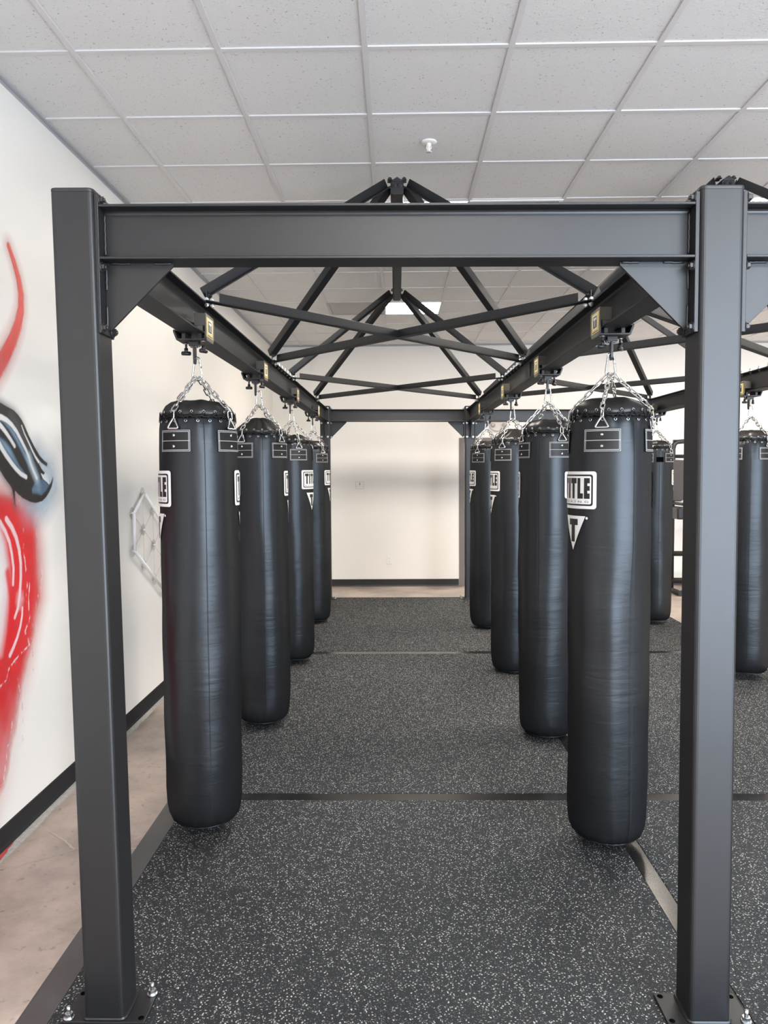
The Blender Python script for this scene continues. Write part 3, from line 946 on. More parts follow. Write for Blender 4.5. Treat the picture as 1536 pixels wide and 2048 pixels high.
LOGO_Z = 1.527
def text_mesh(body, size):
    cu = bpy.data.curves.new('lettering', 'FONT'); cu.body = body; cu.size = size; cu.align_x = 'CENTER'; cu.space_character = 1.9
    o = bpy.data.objects.new('lettering', cu); COL.objects.link(o)
    dg = bpy.context.evaluated_depsgraph_get(); dg.update()
    me = bpy.data.meshes.new_from_object(o.evaluated_get(dg))
    bpy.data.objects.remove(o); bpy.data.curves.remove(cu)
    return me

def logo_mesh():
    bm = BM(); o0 = 0.0042
    rounded(bm, 0.118, LOGO_Z, 0.079, 0.012, o0, 0)
    rounded(bm, 0.103, LOGO_Z, 0.066, 0.010, o0+0.0006, 1)
    rounded(bm, 0.096, LOGO_Z, 0.059, 0.007, o0+0.0012, 0)
    zt, zb = LOGO_Z+0.051, LOGO_Z-0.036
    h = zt-zb; o1 = o0+0.0018
    def rc(x0, x1, a, b): wstrip(bm, x0, x1, zt-a*h, zt-b*h, o1, 1, n=4)
    # T I T L E, heavy block capitals
    rc(-0.086, -0.046, 0, .26); rc(-0.074, -0.058, .26, 1)
    rc(-0.040, -0.024, 0, 1)
    rc(-0.018, 0.022, 0, .26); rc(-0.006, 0.010, .26, 1)
    rc(0.028, 0.044, 0, .74); rc(0.028, 0.058, .74, 1)
    rc(0.063, 0.079, 0, 1); rc(0.079, 0.090, 0, .25); rc(0.079, 0.090, .38, .61); rc(0.079, 0.090, .74, 1)
    me = text_mesh('BOXING', 0.013)
    xs = [v.co.x for v in me.vertices]
    sc = 0.168/(max(xs)-min(xs)); xc = (max(xs)+min(xs))/2
    vs = [bm.verts.new(wrap((v.co.x-xc)*sc/RB, LOGO_Z-0.053+v.co.y*0.95, o1)) for v in me.vertices]
    for p in me.polygons:
        try: f = bm.faces.new([vs[i] for i in p.vertices]); f.material_index = 1
        except ValueError: pass
    bpy.data.meshes.remove(me)
    return make_mesh('logo_patch', bm, [M['print_white'], M['print_black']])

def pennant_mesh():
    bm = BM(); o0 = 0.0042
    zt, zb = 1.417, 1.270; hw = 0.070
    wstrip(bm, -hw, hw, zt, lambda s: zb + (zt-zb)*abs(s)/hw*0.999, o0, 0, n=20)
    h = zt-zb
    wstrip(bm, -0.030, 0.030, zt-0.09*h, zt-0.27*h, o0+0.0007, 1, n=6)
    wstrip(bm, -0.0125, 0.0125, zt-0.27*h, zt-0.76*h, o0+0.0007, 1, n=3)
    rounded(bm, 0.0055, zt-0.008, 0.0055, 0.0054, o0, 0, phi0=(hw+0.006)/RB)
    return make_mesh('pennant_logo', bm, [M['print_white'], M['print_black']])

def strap_mesh():
    bm = BM(); o0 = 0.0045
    hw, zt, zb = 0.078, 1.783, 1.687
    wstrip(bm, -hw, hw, zt, zb, o0, 0, n=14)
    wstrip(bm, -hw, hw, zb, zb-0.0001, 0.0, 0, n=14)
    t = 0.0022
    for k, ins in enumerate((0.002, 0.0075)):
        a = hw-ins
        o = o0+0.0008
        wstrip(bm, -a, a, zt-ins, zt-ins-t, o, 1); wstrip(bm, -a, a, zb+ins+t, zb+ins, o, 1)
        wstrip(bm, -a, -a+t, zt-ins, zb+ins, o, 1, n=1); wstrip(bm, a-t, a, zt-ins, zb+ins, o, 1, n=1)
    zm = (zt+zb)/2
    wstrip(bm, -hw+0.002, hw-0.002, zm+0.0014, zm-0.0010, o0+0.0008, 1)
    # loop of leather holding the ring
    wstrip(bm, -0.026, 0.026, zt+0.016, zt, o0+0.004, 0, n=5)
    wstrip(bm, -0.026, 0.026, zt+0.016, zt+0.0155, 0.0, 0, n=5)
    return make_mesh('strap_patch', bm, [M['strap'], M['thread']])

def rivet_mesh():
    bm = BM(); add_lathe(bm, [(0.0068, 0), (0.0066, 0.0015), (0.004, 0.0032), (0, 0.0036)], 14)
    me = make_mesh('rivet', bm, M['chrome']); return me

def dring_mesh():
    # triangular ring hanging against the bag front (phi = 0)
    bm = BM()
    pts = []
    def P(x, z, o): r = rad(min(z, 1.838)) + o; return (x, -r, z)
    cor = [(-0.029, 1.788), (0.029, 1.788), (0.0, 1.838)]
    rr = 0.007
    for i in range(3):
        a, b, c = Vector(cor[i-1]), Vector(cor[i]), Vector(cor[(i+1) % 3])
        d1 = (a-b).normalized(); d2 = (c-b).normalized()
        for k in range(5):
            t = k/4
            q = b + d1*rr*1.4*(1-t)**2 + d2*rr*1.4*t**2
            pts.append(P(q.x, q.y, 0.011))
        e = c
        for k in range(1, 4):
            q = b + d2*rr*1.4 + (c - d2*rr*1.4 - (b + d2*rr*1.4))*k/4
            pts.append(P(q.x, q.y, 0.011))
    add_tube(bm, pts, 0.0040, 8, closed=True)
    return make_mesh('strap_ring', bm, M['chrome'])

def chain_mesh():
    # from the ring at the front (phi = 0) up over the shoulder to the snap hook
    path = [Vector((0, -0.1735, 1.832)), Vector((0, -0.168, 1.872)), Vector((0, -0.013, 2.024))]
    seglen = [(path[i+1]-path[i]).length for i in range(2)]
    tot = sum(seglen); n = 8; pitch = tot/n
    def at(s):
        if s <= seglen[0]: return path[0].lerp(path[1], s/seglen[0]), (path[1]-path[0]).normalized()
        return path[1].lerp(path[2], min(1, (s-seglen[0])/seglen[1])), (path[2]-path[1]).normalized()
    bm = BM()
    for i in range(n):
        c, d = at((i+0.5)*pitch)
        side = Vector((1, 0, 0)); nr = d.cross(side).normalized()
        a = 0.7 if i % 2 else -0.85
        w = side*math.cos(a) + nr*math.sin(a)
        hl, hw = pitch/2 + 0.0045 - 0.0085, 0.0085
        pts = []
        for k in range(7):
            th = -PI/2 + PI*k/6
            pts.append(c + d*(hl + hw*math.cos(th)) + w*hw*math.sin(th))
        for k in range(7):
            th = PI/2 + PI*k/6
            pts.append(c + d*(-hl + hw*math.cos(th)) + w*hw*math.sin(th))
        add_tube(bm, pts, 0.0034, 7, closed=True)
    return make_mesh('chain', bm, M['chrome'])

def hook_mesh():
    bm = BM()
    pts = []
    for k in range(11):
        th = R(-10) + R(200)*k/10
        pts.append((0.0125*math.cos(th), 0, 2.101 + 0.0125*math.sin(th)))
    for k in range(11):
        th = R(170) + R(200)*k/10
        pts.append((0.0205*math.cos(th), 0, 2.034 + 0.0205*math.sin(th)))
    add_tube(bm, pts, 0.0052, 8, closed=True)
    add_tube(bm, [(0.0125, 0, 2.094), (0.017, 0, 2.066)], 0.0052, 8)
    return make_mesh('snap_hook', bm, M['chrome'])

def seam_mesh():
    bm = BM()
    for s in (PI/4, -3*PI/4):
        vs = []
        for k in range(70):
            z = 0.03 + (1.825-0.03)*k/69
            wz = 0.0012
            r = rad(z) + 0.0052
            vs.append([bm.verts.new(((r)*math.sin(s+o), -(r)*math.cos(s+o), z)) for o in (-wz/RB, wz/RB)])
        for a, b in zip(vs, vs[1:]): bm.faces.new((a[0], a[1], b[1], b[0]))
    return make_mesh('seam', bm, M['lace'])

MS = dict(lace=lace_mesh(), ring=ring_mesh(), logo=logo_mesh(), pen=pennant_mesh(), strap=strap_mesh(), rivet=rivet_mesh(), dring=dring_mesh(), chain=chain_mesh(), hook=hook_mesh(), seam=seam_mesh())

def build_bag():
    t = thing('heavy_bag', '', 'punching bag', (0, 0, 0))
    body = link('bag_body', body_mesh(1), t)
    cap = link('top_cap', cap_mesh(1, 0), t)
    link('lacing', MS['lace'], t)
    link('seam', MS['seam'], t)
    for k in range(NE):
        f = 2*PI*k/NE
        inst('eyelet', MS['ring'], body, wrap(f, 1.822, 0.003), (0, 0, f))
        f = 2*PI*(k+0.5)/NE
        inst('eyelet', MS['ring'], cap, (0.1635*math.sin(f), -0.1635*math.cos(f), 1.862), (R(-20), 0, f))
    for k in range(4):
        f = k*PI/2
        s = inst('strap_patch', MS['strap'], t, (0, 0, 0), (0, 0, f))
        for z in (1.759, 1.711):
            inst('rivet', MS['rivet'], s, (0, -(rad(z)+0.0046), z), (R(90), 0, 0))
        inst('strap_ring', MS['dring'], s)
        inst('chain', MS['chain'], t, (0, 0, 0), (0, 0, f))
    for f in (-PI/4, 3*PI/4):
        o = inst('logo_patch', MS['logo'], t, (0, 0, 0), (0, 0, f)); o['label'] = 'white printed brand patch'
        o = inst('pennant_logo', MS['pen'], t, (0, 0, 0), (0, 0, f)); o['label'] = 'white printed pennant'
    o = link('snap_hook', MS['hook'], t)
    return t

def copy_tree(o, parent=None):
    c = o.copy(); COL.objects.link(c); c.parent = parent
    for ch in list(o.children): copy_tree(ch, c)
    return c

BAGS = [  # x, y, z, turn, cap kind, label
    (-0.900, 3.50, 0.064, -22, 0, 'black heavy bag nearest in the left row, right beside the red and black mural wall'),
    (-0.887, 5.00, 0.040, -29, 1, 'black heavy bag with peaked top, second from front in the left row'),
    (-0.897, 6.62, 0.050, -63, 2, 'black heavy bag third from front in the left row, TITLE patch turned towards the aisle'),
    (-0.905, 8.38, 0.038, -49, 0, 'black heavy bag farthest in the left row, next to the back left post'),
    (0.928, 3.38, 0.050, -26, 0, 'black heavy bag nearest in the middle row, TITLE patch and pennant showing'),
    (0.934, 4.79, 0.024, -73, 0, 'black heavy bag second from front in the middle row, creased flat panel facing the camera'),
    (0.945, 6.32, 0.022, -36, 1, 'black heavy bag with wrinkled peaked top, third from front in the middle row'),
    (0.940, 8.06, 0.032, -40, 2, 'black heavy bag farthest in the middle row, in front of the dark door frame'),
    (2.785, 6.13, 0.056, -68, 0, 'black heavy bag at the right edge of the photo, right of the front right post'),
    (2.760, 8.27, 0.050, -51, 0, 'black heavy bag with a black tape square, just left of the front right post'),
]
caps = {0: None, 1: cap_mesh(5, 1), 2: cap_mesh(8, 2)}
proto = build_bag()
bags = []
for i, (x, y, z, a, kind, lab) in enumerate(BAGS):
    b = proto if i == 0 else copy_tree(proto)
    b.location = (x, y, z); b.rotation_euler = (0, 0, R(a))
    b.scale = (1, 1, (ZB + SLOPE*x - 0.106 - z)/2.1095)       # every snap hook reaches its trolley
    b['label'] = lab; b['group'] = 'black heavy bags hanging from the rails'
    for ch in b.children:
        if ch.name.startswith('bag_body') and i > 0: ch.data = body_mesh(10+i)
        if ch.name.startswith('snap_hook'): ch.rotation_euler = (0, 0, -R(a))
        if ch.name.startswith('top_cap') and caps[kind]: ch.data = caps[kind]
    bags.append(b)
bm = BM(); wstrip(bm, -0.036, 0.036, 1.742, 1.690, 0.0075, 0, phi0=R(46), n=8)
tape = obj('tape_patch', bm, M['hole'], bags[9]); tape['label'] = 'black tape square'

# ------------------------------------------------------------------ rail trolleys the bags hang from
def build_trolley(s):
    """s = +1: label plate on the +x side of the rail"""
    t = thing('rail_trolley', '', 'trolley', (0, 0, 0))
    bm = BM()
    # bent carriage plate under the bottom flange, gripping both edges
    prof = [(-0.080, 0.014), (-0.074, 0.014), (-0.060, -0.024), (0.060, -0.024), (0.060, -0.003), (0.066, -0.003), (0.066, -0.032), (-0.066, -0.032), (-0.080, 0.004)]
    pr = [(s*p[0], p[1]) for p in prof]
    if s < 0: pr = pr[::-1]
    add_prism(bm, pr, 'y', -0.060, 0.060)
    add_prism(bm, [(s*-0.080, 0.008), (s*-0.052, 0.008), (s*-0.052, 0.014), (s*-0.080, 0.014)][::s], 'y', -0.060, 0.060)
    add_prism(bm, [(s*-0.045, -0.024), (s*-0.028, -0.024), (s*-0.028, -0.0005), (s*-0.045, -0.0005)][::s], 'y', -0.05, 0.05)
    add_prism(bm, [(s*0.028, -0.024), (s*0.045, -0.024), (s*0.045, -0.0005), (s*0.028, -0.0005)][::s], 'y', -0.05, 0.05)
    obj('carriage_plate', bm, M['steel2'], t, bevel=0.0012, seg=1)
    bm = BM()
    out = [(-0.078, -0.012), (-0.056, -0.034), (0.056, -0.034), (0.078, -0.012), (0.078, 0.075), (0.066, 0.084), (-0.078, 0.084)]
    xa, xb = sorted((s*0.066, s*0.071))
    add_prism(bm, out, 'x', xa, xb)
    xa, xb = sorted((s*0.020, s*0.0665))
    add_box(bm, xa, xb, -0.078, -0.072, 0.028, 0.082)
    add_box(bm, xa, xb, 0.072, 0.078, 0.028, 0.072)
    lp = obj('side_plate', bm, M['plate'], t, bevel=0.0012, seg=1)
    bm = BM()
    def q(y0, y1, z0, z1, o, mi):
        # plate faces outwards; y runs along the rail
        x = s*(0.0712+o)
        f = bm.faces.new([bm.verts.new((x, y, z)) for y, z in ((y0, z0), (y1, z0), (y1, z1), (y0, z1))]); f.material_index = mi
    q(-0.062, 0.054, -0.016, 0.070, 0.0, 0)
    q(-0.040, 0.034, 0.000, 0.062, 0.0004, 2)
    q(-0.033, 0.027, 0.006, 0.056, 0.0008, 1)
    q(-0.024, 0.018, 0.040, 0.050, 0.0012, 2); q(-0.008, 0.002, 0.011, 0.040, 0.0012, 2)
    q(-0.050, 0.044, -0.012, -0.008, 0.0004, 1)
    lb = obj('brand_sticker', bm, [M['yellow'], M['print_black'], M['print_white']], lp); lb['label'] = 'yellow, black and white square sticker'
    KN = None
    for dx in (-0.048, 0.048):
        for dy in (-0.034, 0.034):
            if dx*dy*s > 0: continue
            bm = BM(); add_lathe(bm, [(0.0042, 0.0), (0.0042, -0.022), (0.009, -0.022), (0.009, -0.044), (0.0, -0.044)][::-1], 12, c=(dx, dy, -0.032))
            a = 0.3 if dx < 0 else 1.0
            ux, uy = math.cos(a), math.sin(a)
            add_tube(bm, [(dx-ux*0.022, dy-uy*0.022, -0.077), (dx-ux*0.018, dy-uy*0.018, -0.077), (dx+ux*0.018, dy+uy*0.018, -0.077), (dx+ux*0.022, dy+uy*0.022, -0.077)], 0.009, 10, rads=[0.005, 0.0095, 0.0095, 0.005])
            kn = obj('clamp_knob', bm, M['rubberblack'], t)
            bm = BM(); add_lathe(bm, [(0.011, -0.0005), (0.011, -0.004), (0.0062, -0.004), (0.0055, -0.020), (0, -0.020)][::-1], 12, c=(dx, dy, -0.032))
            obj('screw', bm, M['zinc'], kn)
    bm = BM()
    for q_ in (-1, 1):
        add_prism(bm, [(q_*0.0055, -0.098), (q_*0.0055, -0.119), (q_*0.007, -0.131), (q_*0.013, -0.120), (q_*0.0155, -0.098)], 'x', -0.005, 0.005)
    add_prism(bm, [(-0.0155, -0.098), (0.0155, -0.098), (0.017, -0.060), (0.017, -0.032), (-0.017, -0.032), (-0.017, -0.060)], 'x', -0.005, 0.005)
    add_prism(bm, [(-0.007, -0.131), (0.007, -0.131), (0.0055, -0.119), (-0.0055, -0.119)], 'x', -0.005, 0.005)
    add_box(bm, -0.022, 0.022, -0.020, -0.012, -0.052, -0.032); add_box(bm, -0.022, 0.022, 0.012, 0.020, -0.052, -0.032)
    hb = obj('hanger_bracket', bm, M['steel2'], t, bevel=0.001, seg=1)
    for q_ in (-1, 1): inst('pivot_bolt', BOLT_ZINC, hb, (q_*0.0055, 0.0, -0.048), AX['+x' if q_ > 0 else '-x'])
    return t
tp = {1: build_trolley(1), -1: build_trolley(-1)}
used = set()
TL = [(0, 3.50, 1, 'black rail trolley with yellow sticker clamped over the nearest bag of the left row'),
      (0, 5.00, 1, 'black rail trolley with yellow sticker over the second bag of the left row'),
      (0, 6.62, 1, 'black rail trolley with yellow sticker over the third bag of the left row'),
      (0, 8.38, 1, 'black rail trolley with yellow sticker over the farthest bag of the left row'),
      (1, 3.38, -1, 'black rail trolley with yellow sticker over the nearest bag of the middle row'),
      (1, 4.79, -1, 'black rail trolley with yellow sticker over the second bag of the middle row'),
      (1, 6.31, -1, 'black rail trolley with yellow sticker over the third bag of the middle row'),
      (1, 8.05, -1, 'black rail trolley with yellow sticker over the farthest bag of the middle row'),
      (2, 6.14, -1, 'black rail trolley over the bag at the right edge of the photo'),
      (2, 8.28, -1, 'black rail trolley over the far right bag with the tape square')]
for (xi, y, s, lab) in TL:
    o = tp[s] if s not in used else copy_tree(tp[s])
    used.add(s)
    o.location = (XP[xi], y, ZB + SLOPE*XP[xi]); o['label'] = lab; o['group'] = 'rail trolleys holding the bags'

# ------------------------------------------------------------------ wall things
def plate(name, lab, cat, x0, x1, z0, z1): return thing(name, lab, cat, ((x0+x1)/2, BY, (z0+z1)/2))
t = thing('thermostat', 'white wall control panel on the back wall, left of centre', 'thermostat', (-0.527, BY, 1.449))
bm = BM(); add_box(bm, -0.060, 0.060, -0.010, 0, -0.053, 0.053); obj('housing', bm, M['white'], t, bevel=0.003)
bm = BM()
for s in (-1, 1): add_box(bm, s*0.058-0.0015, s*0.058+0.0015, -0.0108, -0.0095, -0.051, 0.051); add_box(bm, -0.058, 0.058, -0.0108, -0.0095, s*0.051-0.0015, s*0.051+0.0015)
add_box(bm, -0.056, 0.056, -0.0108, -0.0095, -0.022, -0.020)
obj('outline', bm, M['grille_grey'], t)
bm = BM(); add_box(bm, -0.030, 0.030, -0.013, -0.0095, -0.008, 0.040); obj('display', bm, M['white'], t, bevel=0.001)
bm = BM(); add_box(bm, -0.008, 0.010, -0.0145, -0.0125, 0.000, 0.035); obj('rocker', bm, M['grille_grey'], t)
t = thing('power_outlet', 'white power outlet low on the back wall above the black baseboard', 'outlet', (-0.114, BY, 0.376))
bm = BM(); add_box(bm, -0.038, 0.038, -0.006, 0, -0.060, 0.060); obj('cover_plate', bm, M['white'], t, bevel=0.003)
for dz in (-0.022, 0.022):
    bm = BM(); add_prism(bm, rrect(0.017, 0.0145, 0.008), 'y', -0.0085, -0.005)
    for v in bm.verts: v.co.z += dz
    so = obj('socket', bm, M['white'], t)
    bm = BM()
    for dx in (-0.006, 0.006): add_box(bm, dx-0.001, dx+0.001, -0.0092, -0.0082, dz-0.001, dz+0.007)
    obj('slot', bm, M['grille'], so)
t = thing('emergency_light', 'pale twin-lamp emergency light on the back wall above the door', 'emergency light', (1.435, BY, 2.268))
bm = BM()
pts = [(0.122*math.cos(R(a)), 0.058*math.sin(R(a))*1.15) for a in range(180, 361, 12)]
add_prism(bm, [(-0.122, 0.060), *pts, (0.122, 0.060)], 'y', -0.055, 0)
obj('housing', bm, M['paleplastic'], t, bevel=0.006)
for s in (-1, 1):
    bm = BM(); add_lathe(bm, [(0.0, 0.0), (0.030, 0.0), (0.036, 0.010), (0.030, 0.045), (0.0, 0.050)], 20)
    for v in bm.verts: v.co = Vector((s*0.082 + v.co.x, -0.050 - v.co.z*0.8, 0.018 + v.co.y))
    lh = obj('lamp_head', bm, M['paleplastic'], t)
    bm = BM(); add_lathe(bm, [(0.0, 0.0), (0.026, 0.0), (0.02, 0.006), (0, 0.008)], 20)
    for v in bm.verts: v.co = Vector((s*0.082 + v.co.x, -0.090 - v.co.z, 0.018 + v.co.y))
    obj('lens', bm, M['grille_grey'], lh)

# clear hexagonal lattice panel on the left wall
HB = (5.024, 1.395); un = 0.25; dd = (0.2165, -0.125); uu = (0.2165, 0.125)
t = thing('hexagon_panel', 'clear hexagonal lattice panel with white edges on the left wall, behind the front left post', 'wall panel', (WX+0.004, 5.45, 1.15))
def LW(y, z, x=0.02): return (x, y-5.45, z-1.15)
Bp = Vector(HB); D_ = Vector(dd); U_ = Vector((0, un))
Ap = Bp + Vector(uu); Cp = Bp - U_
hexo = [Ap, Ap+D_*3, Bp+D_*4, Cp+D_*3, Cp, Bp]
bm = BM(); add_prism(bm, [(p.x-5.45, p.y-1.15) for p in hexo], 'x', 0.016, 0.021)
obj('clear_sheet', bm, M['clear'], t)
for i in range(6):
    a, b = hexo[i], hexo[(i+1) % 6]
    bm = BM(); add_tube(bm, [LW(a.x, a.y, 0.026), LW(b.x, b.y, 0.026)], 0.010, 8); obj('edge_strip', bm, M['edgewhite'], t)
nodes = [Ap + D_*k for k in range(4)] + [Bp + D_*k for k in range(5)] + [Cp + D_*k for k in range(4)]
bm = BM()
for i, a in enumerate(nodes):
    for b in nodes[i+1:]:
        if abs((a-b).length - un) < 0.02:
            add_tube(bm, [LW(a.x, a.y, 0.014), LW(b.x, b.y, 0.014)], 0.0025, 5)
obj('lattice_lines', bm, M['smoky'], t)
for p in nodes:
    bm = BM(); add_lathe(bm, [(0.0, 0.0), (0.040, 0.0), (0.040, 0.004), (0.0, 0.004)], 20)
    for v in bm.verts: v.co = Vector((0.0105 + v.co.z, p.x-5.45+v.co.x, p.y-1.15+v.co.y))
    c = obj('connector_disc', bm, M['smoky'], t)
    bm = BM(); add_lathe(bm, [(0.007, 0.0), (0.007, 0.024), (0.0, 0.025)], 10)
    for v in bm.verts: v.co = Vector((v.co.z, p.x-5.45+v.co.x, p.y-1.15+v.co.y))
    obj('standoff', bm, M['white'], c)

# ------------------------------------------------------------------ mural
PAINT = {
    'sweep': [(3.528,2.696),(3.573,2.636),(3.613,2.568),(3.632,2.502),(3.627,2.430),(3.593,2.354),(3.539,2.275),(3.484,2.215),(3.429,2.156),(3.319,2.060),(3.10,1.95),(2.85,1.90)],
    'red': [(2.75,1.60),(3.320,1.584),(3.488,1.546),(3.542,1.509),(3.618,1.500),(3.653,1.475),(3.691,1.395),(3.709,1.287),(3.713,1.155),(3.712,1.058),(3.661,0.960),(3.617,0.868),(3.581,0.789),(3.534,0.714),(3.482,0.631),(3.454,0.559),(3.416,0.493),(3.378,0.422),(3.325,0.276),(3.224,0.162),(2.85,0.16)],
    'horn': [(2.80,2.00),(3.05,2.03),(3.361,1.979),(3.409,1.977),(3.445,1.968),(3.483,1.961),(3.527,1.952),(3.566,1.935),(3.598,1.914),(3.624,1.889),(3.663,1.844),(3.717,1.792),(3.773,1.748),(3.817,1.726),(3.854,1.714),(3.843,1.698),(3.793,1.714),(3.750,1.734),(3.763,1.706),(3.791,1.682),(3.819,1.666),(3.805,1.657),(3.771,1.668),(3.796,1.636),(3.841,1.616),(3.864,1.603),(3.889,1.621),(3.915,1.648),(3.909,1.628),(3.891,1.596),(3.861,1.568),(3.820,1.541),(3.780,1.526),(3.713,1.520),(3.655,1.528),(3.587,1.549),(3.541,1.571),(3.512,1.588),(3.508,1.515),(3.500,1.553),(3.490,1.592),(3.472,1.612),(3.423,1.648),(3.389,1.679),(3.343,1.713),(3.05,1.80),(2.80,1.90)],
    'blueA': [(3.381,1.919),(3.404,1.908),(3.441,1.898),(3.484,1.885),(3.521,1.864),(3.559,1.833),(3.597,1.798),(3.629,1.766),(3.655,1.729),(3.674,1.699),(3.659,1.692),(3.613,1.729),(3.575,1.771),(3.531,1.813),(3.476,1.859),(3.427,1.888),(3.379,1.900)],
    'blueB': [(3.375,1.841),(3.399,1.828),(3.447,1.810),(3.490,1.782),(3.526,1.744),(3.563,1.705),(3.602,1.676),(3.628,1.652),(3.601,1.659),(3.549,1.689),(3.486,1.727),(3.432,1.768),(3.397,1.802),(3.374,1.819)],
    'blueC': [(3.705,1.617),(3.750,1.634),(3.796,1.636),(3.841,1.615),(3.864,1.603),(3.830,1.576),(3.775,1.553),(3.730,1.561),(3.679,1.566),(3.674,1.590)],
    'w1': [(3.381,1.917),(3.417,1.914),(3.460,1.904),(3.503,1.886),(3.547,1.857),(3.591,1.815),(3.630,1.776),(3.656,1.743),(3.675,1.709),(3.701,1.675),(3.732,1.639)],
    'w2': [(3.379,1.888),(3.414,1.871),(3.450,1.848),(3.486,1.821),(3.523,1.790)],
    'w3': [(3.373,1.810),(3.407,1.777),(3.443,1.746),(3.485,1.715),(3.529,1.686),(3.574,1.662),(3.625,1.647)],
    'w4': [(3.596,1.888),(3.621,1.852),(3.661,1.810),(3.694,1.774),(3.721,1.747),(3.756,1.720)],
    'g1': [(3.500,1.927),(3.550,1.891),(3.594,1.848),(3.638,1.796),(3.678,1.750),(3.725,1.692)],
    'w5': [(3.343,1.471),(3.373,1.447),(3.413,1.406),(3.447,1.354),(3.465,1.296),(3.476,1.233),(3.467,1.159)],
    'w6': [(3.427,1.460),(3.474,1.418),(3.510,1.370),(3.534,1.311),(3.545,1.247),(3.541,1.179),(3.526,1.101),(3.504,1.042),(3.473,1.005)],
    'w7': [(3.547,1.037),(3.542,1.001),(3.521,0.953),(3.490,0.909),(3.453,0.872),(3.418,0.843)],
    'pale': [(2.95,1.40),(3.313,1.473),(3.384,1.463),(3.431,1.366),(3.457,1.258),(3.461,1.157),(3.432,1.050),(3.403,0.944),(3.363,0.843),(3.269,0.824),(2.95,0.90)],
    'pale2': [(3.523,1.144),(3.568,1.117),(3.577,1.070),(3.543,1.018),(3.492,1.022),(3.472,1.071),(3.487,1.119)],
    'sc1': [(3.582,1.407),(3.585,1.358),(3.569,1.302),(3.587,1.254),(3.594,1.195),(3.602,1.141),(3.586,1.080),(3.585,1.013)],
    'sc2': [(3.624,1.138),(3.607,1.041),(3.619,0.980),(3.566,0.921),(3.604,0.848),(3.531,0.830),(3.466,0.812),(3.403,0.783),(3.378,0.740),(3.324,0.727)],
    'sc3': [(3.465,0.795),(3.477,0.729),(3.496,0.661),(3.514,0.586),(3.521,0.515),(3.507,0.403)],
    'sc4': [(3.754,1.191),(3.743,1.126),(3.707,1.071),(3.671,1.006),(3.634,0.924),(3.632,0.806),(3.638,0.721)],
    'sc5': [(3.419,0.537),(3.399,0.487),(3.368,0.431),(3.327,0.303)],
    'dk1': [(3.648,1.492),(3.619,1.506)],
    'dark': [(3.421,1.218),(3.447,1.103),(3.450,0.990),(3.437,0.881)],
    'haze': [(3.743,1.751),(3.816,1.710),(3.877,1.682),(3.890,1.646),(3.903,1.592),(3.802,1.506),(3.639,1.497)],
}
